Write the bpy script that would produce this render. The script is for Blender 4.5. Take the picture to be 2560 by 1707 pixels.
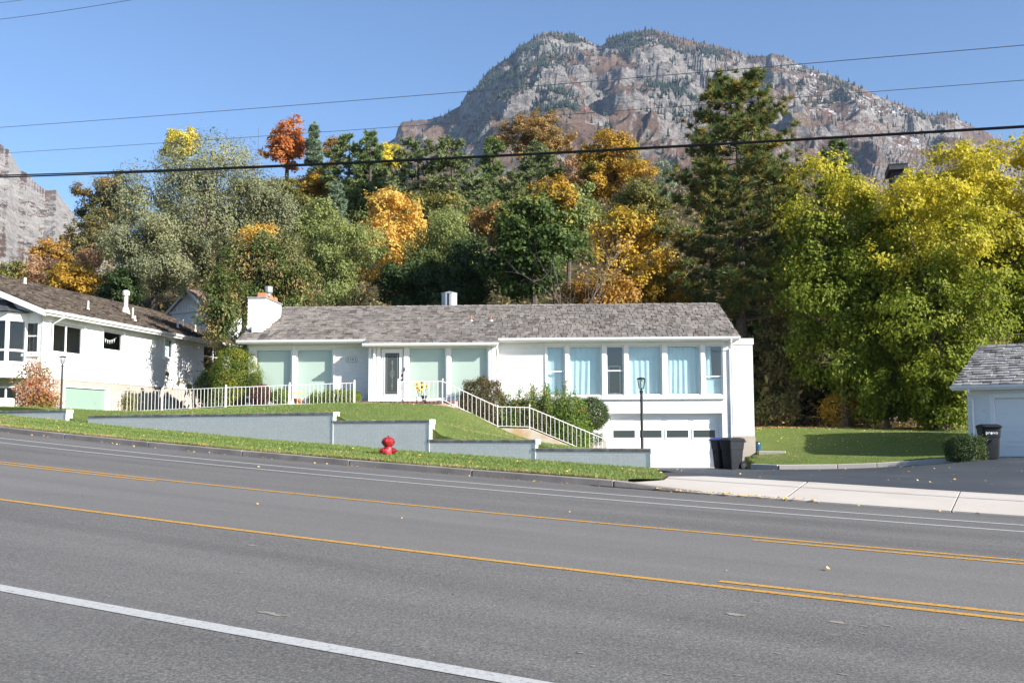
import bpy, bmesh, math, random
import numpy as np
from mathutils import Matrix, Vector
from mathutils.geometry import delaunay_2d_cdt

for o in list(bpy.data.objects):
    bpy.data.objects.remove(o)
SC = bpy.context.scene
COL = SC.collection
R = math.radians
RNG = np.random.default_rng(7)
random.seed(7)

# ------------------------------------------------------------------ camera
F_PX, HV, ROLL = 2490.0, 1068.0, 0.004          # focal length and horizon row of the 2560 px wide photograph
PITCH = math.atan((HV - 853.5) / F_PX)
EYE = np.array([0.0, 0.0, 1.55])
_cp, _sp, _cr, _sr = math.cos(PITCH), math.sin(PITCH), math.cos(ROLL), math.sin(ROLL)
_F = np.array([0, _cp, _sp]); _U0 = np.array([0, -_sp, _cp]); _R0 = np.array([1.0, 0, 0])
_R = _cr * _R0 - _sr * _U0; _U = _sr * _R0 + _cr * _U0
cam = bpy.data.cameras.new('camera'); cam.lens = 36.0 * F_PX / 2560.0; cam.sensor_width = 36.0
cam.clip_start = 0.1; cam.clip_end = 30000
camo = bpy.data.objects.new('camera', cam); COL.objects.link(camo)
camo.matrix_world = Matrix(((_R[0], _U[0], -_F[0], 0), (_R[1], _U[1], -_F[1], 0), (_R[2], _U[2], -_F[2], EYE[2]), (0, 0, 0, 1)))
SC.camera = camo

# ------------------------------------------------------------------ sky, sun, exposure
SUN_AZ, SUN_EL = 33.5, 26.5                       # degrees towards the viewer from the right, and above the horizon
SDIR = Vector((math.cos(R(SUN_AZ)) * math.cos(R(SUN_EL)), -math.sin(R(SUN_AZ)) * math.cos(R(SUN_EL)), math.sin(R(SUN_EL))))
world = bpy.data.worlds.new('World'); SC.world = world; world.use_nodes = True
wn = world.node_tree.nodes; wn.clear()
sky = wn.new('ShaderNodeTexSky'); sky.sky_type = 'NISHITA'; sky.sun_disc = False
sky.sun_elevation = R(SUN_EL); sky.sun_rotation = math.atan2(SDIR.x, SDIR.y)
sky.altitude = 1400; sky.air_density = 1.0; sky.dust_density = 2.2; sky.ozone_density = 4.5
bg = wn.new('ShaderNodeBackground'); bg.inputs[1].default_value = 0.095
wo = wn.new('ShaderNodeOutputWorld')
world.node_tree.links.new(sky.outputs[0], bg.inputs[0]); world.node_tree.links.new(bg.outputs[0], wo.inputs[0])
sl = bpy.data.lights.new('sun', 'SUN'); sl.energy = 5.0; sl.angle = R(0.53); sl.color = (1.0, 0.955, 0.885)
so = bpy.data.objects.new('sun', sl); COL.objects.link(so)
so.rotation_euler = SDIR.to_track_quat('Z', 'Y').to_euler(); so.location = (60, -30, 60)
SC.view_settings.view_transform = 'Standard'; SC.view_settings.look = 'None'
SC.view_settings.exposure = 1.1; SC.view_settings.gamma = 1.0; SC.view_settings.use_curve_mapping = False
SC.render.engine = 'CYCLES'
SC.cycles.use_denoising = True
SC.cycles.max_bounces = 8; SC.cycles.transparent_max_bounces = 12; SC.cycles.volume_bounces = 0
SC.cycles.sample_clamp_indirect = 6.0

# ------------------------------------------------------------------ placing helpers
def ray(u, v):
    return (u - 1280) / F_PX * _R - (v - 853.5) / F_PX * _U + _F
def at(u, v, Y):
    r = ray(u, v); return EYE + r * (Y / r[1])
TH = 0.48689
RA = np.array([-math.cos(TH), math.sin(TH)]); RB = np.array([math.sin(TH), math.cos(TH)])
KAP = 0.00026
def xy(a, b):
    return a * RA + (b + KAP * a * a / 2) * RB
def ab(X, Y):
    a = X * RA[0] + Y * RA[1]; return a, X * RB[0] + Y * RB[1] - KAP * a * a / 2
def zr(a, b):
    ac = np.clip(a, -22, 40)
    return -.02301 + .0362 * ac + .00071 * ac * ac + (.0362 + .00142 * ac) * (a - ac) + .00987 * b
BK = 17.293
def zv(a, b):
    return zr(a, BK) + .13 + .035 * (b - BK)
def za(a, b):
    return zr(a, BK) + .03 + .045 * (b - BK)
def on_b(u, v, b0):
    r = ray(u, v); lo, hi = 4.0, 90.0
    for _ in range(50):
        m = (lo + hi) / 2; P = EYE + r * (m / r[1])
        if ab(P[0], P[1])[1] < b0: lo = m
        else: hi = m
    return EYE + r * (lo / r[1])
def smooth(e0, e1, x):
    t = np.clip((x - e0) / (e1 - e0), 0, 1); return t * t * (3 - 2 * t)

# ------------------------------------------------------------------ noise
_perm = np.random.default_rng(3).permutation(512).astype(np.int64)
def _h(ix, iy, s):
    return _perm[(_perm[(ix + s * 37) & 511] + iy) & 511]
def perlin(x, y, s=0):
    x = np.asarray(x, float); y = np.asarray(y, float)
    ix = np.floor(x).astype(np.int64); iy = np.floor(y).astype(np.int64); fx = x - ix; fy = y - iy
    u = fx * fx * fx * (fx * (fx * 6 - 15) + 10); w = fy * fy * fy * (fy * (fy * 6 - 15) + 10)
    def g(i, j):
        a = _h(ix + i, iy + j, s) * (2 * math.pi / 512) * 7.0
        return np.cos(a) * (fx - i) + np.sin(a) * (fy - j)
    n0 = g(0, 0) * (1 - u) + g(1, 0) * u; n1 = g(0, 1) * (1 - u) + g(1, 1) * u
    return (n0 * (1 - w) + n1 * w) * 1.5
def fbm(x, y, o=4, s=0):
    t = 0; a = 1.0; f = 1.0
    for i in range(o):
        t = t + a * perlin(x * f, y * f, s + i); a *= .5; f *= 2.03
    return t
def ridged(x, y, o=4, s=0):
    t = 0; a = 1.0; f = 1.0
    for i in range(o):
        t = t + a * (1 - 2 * np.abs(perlin(x * f, y * f, s + i))); a *= .5; f *= 2.07
    return t

# ------------------------------------------------------------------ materials
def _nt(name):
    m = bpy.data.materials.new(name); m.use_nodes = True
    nt = m.node_tree; nt.nodes.clear()
    out = nt.nodes.new('ShaderNodeOutputMaterial')
    return m, nt, out
def _mixc(nt, fac, c1, c2, mode='MIX'):
    n = nt.nodes.new('ShaderNodeMix'); n.data_type = 'RGBA'; n.blend_type = mode
    for sock, val in ((n.inputs[0], fac), (n.inputs[6], c1), (n.inputs[7], c2)):
        if hasattr(val, 'is_linked') or hasattr(val, 'links'):
            nt.links.new(val, sock)
        else:
            sock.default_value = val if not isinstance(val, tuple) else (*val, 1)[:4]
    return n.outputs[2]
def _noise(nt, vec, scale, detail=4, rough=.55, w=0):
    n = nt.nodes.new('ShaderNodeTexNoise'); n.inputs['Scale'].default_value = scale
    n.inputs['Detail'].default_value = detail; n.inputs['Roughness'].default_value = rough
    if vec is not None: nt.links.new(vec, n.inputs['Vector'])
    return n.outputs[0]
def _ramp(nt, fac, stops, interp='LINEAR'):
    n = nt.nodes.new('ShaderNodeValToRGB'); n.color_ramp.interpolation = interp
    e = n.color_ramp.elements
    while len(e) < len(stops): e.new(.5)
    for el, (p, c) in zip(e, stops):
        el.position = p; el.color = (c, c, c, 1) if not isinstance(c, tuple) else (*c, 1)
    if fac is not None: nt.links.new(fac, n.inputs[0])
    return n.outputs[0]
def _math(nt, op, a, b=None):
    n = nt.nodes.new('ShaderNodeMath'); n.operation = op
    for i, v in enumerate((a, b)):
        if v is None: continue
        if hasattr(v, 'links'): nt.links.new(v, n.inputs[i])
        else: n.inputs[i].default_value = v
    return n.outputs[0]
def _pos(nt):
    return nt.nodes.new('ShaderNodeNewGeometry').outputs['Position']
def _bsdf(nt, out, col, rough=.8, metal=0.0, spec=.3, bump=None, bstr=.2, bdist=.02):
    b = nt.nodes.new('ShaderNodeBsdfPrincipled')
    if hasattr(col, 'links'): nt.links.new(col, b.inputs['Base Color'])
    else: b.inputs['Base Color'].default_value = (*col, 1)
    b.inputs['Roughness'].default_value = rough; b.inputs['Metallic'].default_value = metal
    b.inputs['Specular IOR Level'].default_value = spec
    if bump is not None:
        n = nt.nodes.new('ShaderNodeBump'); n.inputs['Strength'].default_value = bstr; n.inputs['Distance'].default_value = bdist
        nt.links.new(bump, n.inputs['Height']); nt.links.new(n.outputs[0], b.inputs['Normal'])
    nt.links.new(b.outputs[0], out.inputs[0]); return b
def M(name, col, rough=.8, col2=None, vs=3.0, metal=0.0, spec=.3, bump=0.0, bs=60.0, lo=.35, hi=.7):
    m, nt, out = _nt(name); c = col
    p = _pos(nt)
    if col2 is not None:
        c = _mixc(nt, _ramp(nt, _noise(nt, p, vs, 5), [(lo, 0.0), (hi, 1.0)]), (*col, 1), (*col2, 1))
    _bsdf(nt, out, c, rough, metal, spec, _noise(nt, p, bs, 3) if bump else None, bump)
    return m
def M_piece(name, stops, rough=.85, streak=30.0, bump=.3, weather=None):
    """Material of repeated pieces (shingles, bricks): each piece takes its own tone."""
    m, nt, out = _nt(name)
    g = nt.nodes.new('ShaderNodeNewGeometry'); oi = nt.nodes.new('ShaderNodeObjectInfo')
    r = _math(nt, 'FRACT', _math(nt, 'ADD', g.outputs['Random Per Island'], oi.outputs['Random']))
    c = _ramp(nt, r, stops)
    n1 = _noise(nt, g.outputs['Position'], streak, 4)
    c = _mixc(nt, .22, c, _ramp(nt, n1, [(.3, (.25, .25, .25)), (.7, (1, 1, 1))]), 'MULTIPLY')
    if weather:
        c = _mixc(nt, _ramp(nt, _noise(nt, g.outputs['Position'], weather[0], 4), [(.45, 0.0), (.68, weather[1])]), c, (*weather[2], 1))
    _bsdf(nt, out, c, rough, 0, .15, n1, bump)
    return m
def M_leaf(name, cols, accent=None, zr_=None, trans=.4, nscale=.5, alo=.45, ahi=.6, rough=.55, gain=1.4):
    """Leaf colours: own tone for each leaf; accent colour in patches (and towards the sun-exposed top, where leaves turn first)."""
    m, nt, out = _nt(name)
    g = nt.nodes.new('ShaderNodeNewGeometry'); tc = nt.nodes.new('ShaderNodeTexCoord')
    k = len(cols)
    cm = [sum(c_[i] for c_ in cols) / len(cols) for i in range(3)]; cols = [tuple(cm[i] + .62 * (c_[i] - cm[i]) for i in range(3)) for c_ in cols]
    gn = gain * 1.32; cols = [tuple(min(.75, q * gn) for q in cc) for cc in cols]; accent = tuple(min(.75, q * gn) for q in accent) if accent is not None else None
    c = _ramp(nt, g.outputs['Random Per Island'], [(i / max(1, k - 1), cc) for i, cc in enumerate(cols)])
    if accent is not None:
        f = _noise(nt, tc.outputs['Object'], nscale, 3)
        if zr_ is not None:
            sx = nt.nodes.new('ShaderNodeSeparateXYZ'); nt.links.new(tc.outputs['Object'], sx.inputs[0])
            mr = nt.nodes.new('ShaderNodeMapRange'); mr.inputs[1].default_value = zr_[0]; mr.inputs[2].default_value = zr_[1]
            mr.inputs[3].default_value = -.28; mr.inputs[4].default_value = .28
            nt.links.new(sx.outputs[2], mr.inputs[0]); f = _math(nt, 'ADD', f, mr.outputs[0])
        f = _math(nt, 'ADD', f, _math(nt, 'MULTIPLY', _math(nt, 'SUBTRACT', g.outputs['Random Per Island'], .5), .12))
        c = _mixc(nt, _ramp(nt, f, [(alo, 0.0), (ahi, 1.0)]), c, accent if hasattr(accent, 'links') else (*accent, 1))
    b = _bsdf(nt, out, c, rough, 0, .25)
    t = nt.nodes.new('ShaderNodeBsdfTranslucent'); nt.links.new(c, t.inputs[0]) if hasattr(c, 'links') else None
    mx = nt.nodes.new('ShaderNodeMixShader'); mx.inputs[0].default_value = trans
    nt.links.new(b.outputs[0], mx.inputs[1]); nt.links.new(t.outputs[0], mx.inputs[2]); nt.links.new(mx.outputs[0], out.inputs[0])
    return m
def M_glass(name, tint, refl=1.55, boost=1.0):
    m, nt, out = _nt(name)
    t = nt.nodes.new('ShaderNodeBsdfTransparent'); t.inputs[0].default_value = (*tint, 1)
    g = nt.nodes.new('ShaderNodeBsdfGlossy'); g.inputs['Roughness'].default_value = .015
    lw = nt.nodes.new('ShaderNodeLayerWeight'); f0 = ((refl - 1) / (refl + 1)) ** 2; fr_o = _math(nt, 'ADD', _math(nt, 'MULTIPLY', _math(nt, 'POWER', lw.outputs['Facing'], 5.0), 1 - f0), f0)
    mx = nt.nodes.new('ShaderNodeMixShader'); nt.links.new(_math(nt, 'MINIMUM', _math(nt, 'MULTIPLY', fr_o, boost), 1.0), mx.inputs[0])
    # old float glass is never quite flat
    p = _pos(nt); n = nt.nodes.new('ShaderNodeBump'); n.inputs['Strength'].default_value = .04; n.inputs['Distance'].default_value = .05
    nt.links.new(_noise(nt, p, 1.3, 1), n.inputs['Height']); nt.links.new(n.outputs[0], g.inputs['Normal'])
    nt.links.new(t.outputs[0], mx.inputs[1]); nt.links.new(g.outputs[0], mx.inputs[2]); nt.links.new(mx.outputs[0], out.inputs[0])
    return m

MT = {}
MT['white'] = M('white_paint', (.80, .80, .79), .55, (.74, .74, .72), 1.2, bump=.05)
MT['trim'] = M('white_trim', (.82, .82, .81), .4)
MT['mortar'] = M('painted_mortar', (.78, .77, .76), .8)
MT['brick_white'] = M_piece('white_painted_brick', [(0, (.75, .75, .74)), (.5, (.79, .79, .78)), (1, (.82, .82, .81))], .6, 40, .15)
MT['brick_wall'] = M_piece('white_painted_wall_brick', [(0, (.84, .81, .78)), (.5, (.86, .83, .80)), (1, (.87, .845, .815))], .65, 25, .06, (1.2, .12, (.6, .58, .55)))
MT['concrete'] = M('concrete', (.46, .42, .37), .9, (.36, .33, .29), 2.2, bump=.3, bs=90)
MT['concrete_base'] = M('foundation_concrete', (.42, .36, .30), .9, (.34, .30, .26), 1.5, bump=.3, bs=40)
MT['apron'] = M('apron_concrete', (.50, .455, .40), .9, (.45, .40, .345), .8, bump=.25, bs=150)
MT['cap'] = M('weathered_cap_stone', (.36, .33, .295), .95, (.19, .17, .155), 5.0, bump=.5, bs=35, lo=.3, hi=.6)
MT['kerb'] = M('kerb_concrete', (.31, .275, .25), .95, (.19, .17, .155), 1.6, bump=.4, bs=70)
MT['stringer'] = M('stained_stair_concrete', (.45, .39, .32), .95, (.40, .27, .15), 1.6, bump=.3, bs=60, lo=.42, hi=.62)
MT['shingle'] = M_piece('weathered_cedar_shake', [(0, (.12, .105, .095)), (.3, (.235, .21, .19)), (.7, (.32, .29, .262)), (1, (.185, .165, .148))], .9, 22, .5, (.45, .45, (.15, .14, .135)))
MT['shingle_brown'] = M_piece('brown_cedar_shake', [(0, (.04, .032, .026)), (.4, (.115, .094, .076)), (.75, (.16, .132, .108)), (1, (.075, .06, .05))], .9, 22, .5)
MT['shingle_grey'] = M_piece('grey_cedar_shake', [(0, (.17, .16, .155)), (.4, (.30, .287, .275)), (1, (.38, .366, .352))], .9, 22, .5)
MT['roofdeck'] = M('roof_underlay', (.07, .06, .055), .95)
MT['gutter'] = M('white_gutter_metal', (.80, .80, .80), .35, spec=.5)
MT['soffit'] = M('soffit', (.74, .73, .68), .7)
MT['glass_green'] = M_glass('green_tinted_glass', (.80, .85, .815), 1.5, 2.6)
MT['glass_sky_tint'] = M_glass('sky_reflection_tinted_glass', (.75, .85, .89), 1.55, 3.2)  # blue of the reflected sky is put into the glass tint
MT['glass'] = M_glass('window_glass', (.80, .84, .84), 1.55, 1.6)
MT['blind'] = M('pale_roller_blind', (.70, .76, .71), .9)
MT['curtain'] = M('pale_curtain', (.72, .83, .83), .9, (.62, .76, .78), 2.0)
MT['dark_room'] = M('interior_wall', (.30, .29, .27), .9)
MT['leaded'] = M('leaded_glass', (.035, .045, .045), .15, (.06, .07, .07), 60, spec=.5)
MT['lead'] = M('lead_came', (.42, .40, .34), .4, metal=.6)
MT['mint'] = M('mint_painted_panel', (.23, .32, .27), .6)
MT['black'] = M('black_metal', (.02, .02, .022), .45, spec=.5)
MT['lampglass'] = M_glass('lantern_glass', (.8, .82, .8), 1.5, 1.3)
MT['iron_white'] = M('white_painted_iron', (.80, .79, .77), .5)
MT['bin'] = M('dark_bin_plastic', (.010, .013, .017), .62, (.018, .021, .026), 9.0, spec=.22, bump=.1)
MT['bin_lid'] = M('bin_lid_plastic', (.016, .019, .023), .55, (.028, .03, .034), 7.0, spec=.25)
MT['bin_blue'] = M('blue_bin_lid', (.02, .03, .22), .5)
MT['rubber'] = M('wheel_rubber', (.015, .015, .015), .8)
MT['print_white'] = M('white_print', (.72, .74, .75), .6)
MT['ink'] = M('dark_numerals', (.03, .03, .035), .6)
MT['red'] = M('hydrant_red', (.36, .022, .026), .42, (.24, .014, .018), 14, spec=.45, bump=.15)
MT['reflect'] = M('reflective_sticker', (.75, .78, .80), .3)
MT['steel'] = M('galvanised_steel', (.46, .48, .50), .42, (.36, .38, .40), 8, metal=.5)
MT['fluetile'] = M('orange_clay_flue', (.50, .22, .12), .85, (.42, .17, .09), 8)
MT['pipe'] = M('rusty_vent_pipe', (.30, .14, .09), .8)
MT['redbrick'] = M_piece('dull_red_paver', [(0, (.20, .10, .085)), (1, (.28, .145, .12))], .85, 30, .3)
MT['bark'] = M('bark', (.075, .058, .045), .95, (.13, .105, .085), 6, bump=.8, bs=18)
MT['bark_pale'] = M('pale_bark', (.20, .165, .13), .95, (.13, .105, .085), 5, bump=.6, bs=18)
MT['bark_grey'] = M('dead_grey_wood', (.17, .15, .135), .95, (.11, .10, .09), 5)
MT['wire'] = M('black_cable', (.012, .013, .015), .6)
MT['wire_thin'] = M('grey_conductor', (.10, .11, .13), .6)
MT['yellow_paint'] = M('yellow_road_paint', (.50, .265, .04), .8, (.16, .13, .10), 28, bump=.2, lo=.50, hi=.68)
MT['white_paint'] = M('white_road_paint', (.40, .40, .39), .8, (.22, .218, .212), 30, bump=.15, lo=.52, hi=.75)
MT['petal_y'] = M('yellow_petal', (.80, .52, .04), .6)
MT['petal_r'] = M('rose_red_petal', (.62, .03, .05), .6)
MT['seed'] = M('seed_head', (.06, .03, .012), .9)
MT['pot_dark'] = M('dark_pot', (.05, .035, .05), .5)
MT['pot_blue'] = M('glazed_blue_pot', (.02, .09, .16), .18, (.015, .06, .11), 5, spec=.6)
MT['planter'] = M('white_planter', (.70, .66, .60), .8)
MT['utility'] = M('pale_utility_cabinet', (.66, .72, .62), .5)
MT['boards'] = M('white_boards', (.68, .70, .73), .7)
MT['brownroof'] = M('brown_roof', (.19, .135, .115), .9, (.14, .10, .085), 8)
MT['charcoal'] = M('slate_bay_roof', (.045, .048, .052), .7, (.08, .085, .09), 5)
MT['darkwood'] = M('dark_fascia', (.03, .028, .027), .7)
MT['soil'] = M('mulch', (.10, .07, .05), .95, (.06, .045, .03), 5, bump=.6, bs=30)

def mat_road():
    m, nt, out = _nt('asphalt'); p = _pos(nt)
    fine = _noise(nt, p, 130, 3, .7); mid = _noise(nt, p, 34, 3, .6); big = _noise(nt, p, .35, 4)
    c = _ramp(nt, fine, [(.28, (.064, .062, .062)), (.5, (.122, .120, .119)), (.74, (.215, .211, .208))])
    c = _mixc(nt, .5, c, _ramp(nt, mid, [(.3, (.066, .064, .064)), (.72, (.178, .175, .173))]))
    c = _mixc(nt, .55, c, _ramp(nt, _noise(nt, p, 55, 2, .8), [(.32, (.30, .30, .30)), (.5, (.95, .95, .95)), (.68, (2.0, 2.0, 1.96))]), 'MULTIPLY')
    # wheel paths and lane tone follow the road: use the road's own cross coordinate
    uv = nt.nodes.new('ShaderNodeUVMap'); sx = nt.nodes.new('ShaderNodeSeparateXYZ'); nt.links.new(uv.outputs[0], sx.inputs[0])
    cmb = nt.nodes.new('ShaderNodeCombineXYZ'); nt.links.new(_math(nt, 'MULTIPLY', sx.outputs[0], .06), cmb.inputs[0]); nt.links.new(_math(nt, 'MULTIPLY', sx.outputs[1], 1.15), cmb.inputs[1])
    st = _noise(nt, cmb.outputs[0], 1.0, 3)
    c = _mixc(nt, .55, c, _ramp(nt, st, [(.32, (.62, .62, .63)), (.66, (1.22, 1.22, 1.21))]), 'MULTIPLY')
    # the turn lane between the yellow lines sees little traffic and stays paler
    tl = _ramp(nt, _math(nt, 'MULTIPLY', sx.outputs[1], .05), [(.42, 0.0), (.445, 1.0), (.59, 1.0), (.612, 0.0)])
    c = _mixc(nt, _math(nt, 'MULTIPLY', tl, .35), c, (.19, .188, .186, 1))
    c = _mixc(nt, _ramp(nt, big, [(.45, 0.0), (.75, .25)]), c, (.17, .168, .165, 1))
    v = nt.nodes.new('ShaderNodeTexVoronoi'); v.feature = 'DISTANCE_TO_EDGE'; v.inputs['Scale'].default_value = .16
    wv = nt.nodes.new('ShaderNodeVectorMath'); wv.operation = 'ADD'; nt.links.new(p, wv.inputs[0])
    nn = nt.nodes.new('ShaderNodeTexNoise'); nn.inputs['Scale'].default_value = .9; nn.inputs['Detail'].default_value = 5; nt.links.new(p, nn.inputs['Vector']); nt.links.new(nn.outputs[1], wv.inputs[1])
    nt.links.new(wv.outputs[0], v.inputs['Vector'])
    crack = _ramp(nt, v.outputs['Distance'], [(.0, 1.0), (.0012, 0.0)])
    crack = _math(nt, 'MULTIPLY', crack, _ramp(nt, _noise(nt, p, .25, 2), [(.60, 0.0), (.66, .35)]))
    c = _mixc(nt, crack, c, (.03, .03, .032, 1))
    c = _mixc(nt, 1.0, c, (1.03, 1.0, .955, 1), 'MULTIPLY')
    _bsdf(nt, out, c, .85, 0, .25, mid, .35, .01)
    return m
MT['road'] = mat_road()
def mat_drive():
    m, nt, out = _nt('sealed_asphalt'); p = _pos(nt)
    c = _ramp(nt, _noise(nt, p, 90, 3), [(.3, (.030, .034, .040)), (.7, (.060, .066, .075))])
    c = _mixc(nt, _ramp(nt, _noise(nt, p, .6, 5, .65), [(.45, 0.0), (.75, .5)]), c, (.10, .105, .115, 1))
    _bsdf(nt, out, c, .6, 0, .4, _noise(nt, p, 60, 2), .25, .01); return m
MT['drive'] = mat_drive()
def mat_lawn():
    m, nt, out = _nt('lawn'); p = _pos(nt)
    c = _ramp(nt, _noise(nt, p, 1.3, 5, .65), [(.3, (.10, .15, .035)), (.55, (.14, .18, .045)), (.75, (.20, .20, .075))])
    c = _mixc(nt, .5, c, _ramp(nt, _noise(nt, p, 60, 2), [(.3, (.07, .11, .025)), (.7, (.17, .20, .06))]))
    _bsdf(nt, out, c, .9, 0, .1, _noise(nt, p, 45, 3), .8, .04); return m
MT['lawn'] = mat_lawn()
def mat_hill():
    m, nt, out = _nt('hillside_soil'); p = _pos(nt)
    c = _ramp(nt, _noise(nt, p, .25, 6, .65), [(.3, (.03, .034, .014)), (.5, (.06, .05, .026)), (.7, (.105, .08, .045))])
    _bsdf(nt, out, c, .95, 0, .1, _noise(nt, p, 3, 4), .8, .2); return m
MT['hill'] = mat_hill()
MT['grass'] = M_leaf('grass_blade', [(.065, .115, .020), (.12, .17, .04), (.18, .21, .07)], (.24, .21, .09), None, .35, .35, .56, .7, gain=1.25)
MT['litter'] = M_leaf('fallen_leaf', [(.45, .22, .05), (.52, .30, .09), (.30, .16, .06), (.55, .38, .12)], None, None, .2)

# ------------------------------------------------------------------ mesh helpers
def link(o, parent=None):
    COL.objects.link(o)
    if parent is not None: o.parent = parent
    return o
def tag(o, label=None, cat=None, group=None, kind=None):
    for k, v in (('label', label), ('category', cat), ('group', group), ('kind', kind)):
        if v: o[k] = v
    return o
def empty(name, loc=(0, 0, 0), rz=0.0, label=None, cat=None, group=None):
    o = bpy.data.objects.new(name, None); o.empty_display_size = .2
    o.location = tuple(float(c) for c in loc); o.rotation_euler = (0, 0, rz)
    link(o); return tag(o, label, cat, group)
def np_mesh(name, V, Fc, mat, smooth_=False):
    V = np.ascontiguousarray(V, np.float32); Fc = np.ascontiguousarray(Fc, np.int32)
    me = bpy.data.meshes.new(name); n, k = Fc.shape
    me.vertices.add(len(V)); me.vertices.foreach_set('co', V.ravel())
    me.loops.add(n * k); me.loops.foreach_set('vertex_index', Fc.ravel())
    me.polygons.add(n); me.polygons.foreach_set('loop_start', np.arange(0, n * k, k, dtype=np.int32))
    me.polygons.foreach_set('use_smooth', np.full(n, bool(smooth_)))
    me.update(calc_edges=True)
    if mat: me.materials.append(MT[mat] if isinstance(mat, str) else mat)
    return me
def np_obj(name, V, Fc, mat, parent=None, smooth_=False):
    return link(bpy.data.objects.new(name, np_mesh(name, V, Fc, mat, smooth_)), parent)

class MB:
    def __init__(s): s.v = []; s.f = []
    def add(s, vs, fs):
        n = len(s.v); s.v += [tuple(float(c) for c in p) for p in vs]; s.f += [tuple(i + n for i in f) for f in fs]; return s
    def box(s, x0, x1, y0, y1, z0, z1):
        return s.add([(x0, y0, z0), (x1, y0, z0), (x1, y1, z0), (x0, y1, z0), (x0, y0, z1), (x1, y0, z1), (x1, y1, z1), (x0, y1, z1)],
                     [(3, 2, 1, 0), (4, 5, 6, 7), (0, 1, 5, 4), (1, 2, 6, 5), (2, 3, 7, 6), (3, 0, 4, 7)])
    def prism(s, poly, axis, lo, hi):
        """poly: 2D points in the plane perpendicular to axis ('x': (y,z), 'y': (x,z), 'z': (x,y))"""
        def p3(p, t): return {'x': (t, p[0], p[1]), 'y': (p[0], t, p[1]), 'z': (p[0], p[1], t)}[axis]
        n = len(poly)
        return s.add([p3(p, lo) for p in poly] + [p3(p, hi) for p in poly],
                     [tuple(range(n - 1, -1, -1)), tuple(range(n, 2 * n))] + [(i, (i + 1) % n, n + (i + 1) % n, n + i) for i in range(n)])
    def tube(s, path, rad, n=8, cap=True):
        P = [Vector(p) for p in path]; k = len(P)
        rad = [rad] * k if not hasattr(rad, '__len__') else rad
        rings = []; up = Vector((0.13, .21, 1)).normalized()
        for i, p in enumerate(P):
            t = (P[min(i + 1, k - 1)] - P[max(i - 1, 0)]).normalized()
            a = t.cross(up)
            if a.length < .05: a = t.cross(Vector((1, 0, 0)))
            a.normalize(); b = t.cross(a)
            rings.append([p + (a * math.cos(2 * math.pi * j / n) + b * math.sin(2 * math.pi * j / n)) * rad[i] for j in range(n)])
        vs = [q for r_ in rings for q in r_]; fs = []
        for i in range(k - 1):
            for j in range(n):
                fs.append((i * n + j, i * n + (j + 1) % n, (i + 1) * n + (j + 1) % n, (i + 1) * n + j))
        if cap: fs += [tuple(range(n - 1, -1, -1)), tuple(range((k - 1) * n, k * n))]
        return s.add(vs, fs)
    def lathe(s, prof, n=20, c=(0, 0, 0), axis='z', rot=0.0):
        """prof: (radius, height) pairs"""
        vs = []; k = len(prof)
        for r_, h in prof:
            for j in range(n):
                a = 2 * math.pi * (j + rot) / n; x, y = r_ * math.cos(a), r_ * math.sin(a)
                q = {'z': (x, y, h), 'y': (x, h, y), 'x': (h, x, y)}[axis]
                vs.append((q[0] + c[0], q[1] + c[1], q[2] + c[2]))
        fs = []
        for i in range(k - 1):
            for j in range(n):
                fs.append((i * n + j, i * n + (j + 1) % n, (i + 1) * n + (j + 1) % n, (i + 1) * n + j))
        fs += [tuple(range(n - 1, -1, -1)), tuple(range((k - 1) * n, k * n))]
        return s.add(vs, fs)
    def sphere(s, c, r_, n=10, m=7, sq=(1, 1, 1)):
        pr = [(math.sin(math.pi * i / m) * 1.0, -math.cos(math.pi * i / m)) for i in range(m + 1)]
        pr[0] = (1e-3, -1); pr[-1] = (1e-3, 1); n0 = len(s.v)
        s.lathe(pr, n)
        for i in range(n0, len(s.v)):
            p = s.v[i]; s.v[i] = (c[0] + p[0] * r_ * sq[0], c[1] + p[1] * r_ * sq[1], c[2] + p[2] * r_ * sq[2])
        return s
    def xf(s, mat4):
        s.v = [tuple(mat4 @ Vector(p)) for p in s.v]; return s
    def build(s, name, mat, parent=None, smooth_=False, bevel=0.0, seg=2):
        me = bpy.data.meshes.new(name); me.from_pydata(s.v, [], s.f)
        bm = bmesh.new(); bm.from_mesh(me)
        if bevel:
            bmesh.ops.bevel(bm, geom=[e for e in bm.edges if len(e.link_faces) == 2 and e.calc_face_angle(0) > .5], offset=bevel, segments=seg, affect='EDGES', profile=.6)
        bmesh.ops.recalc_face_normals(bm, faces=bm.faces)
        if smooth_:
            for f in bm.faces: f.smooth = True
            for e in bm.edges:
                if len(e.link_faces) == 2 and e.calc_face_angle(0) > R(38): e.smooth = False
        bm.to_mesh(me); bm.free()
        me.materials.append(MT[mat] if isinstance(mat, str) else mat)
        return link(bpy.data.objects.new(name, me), parent)

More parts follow.
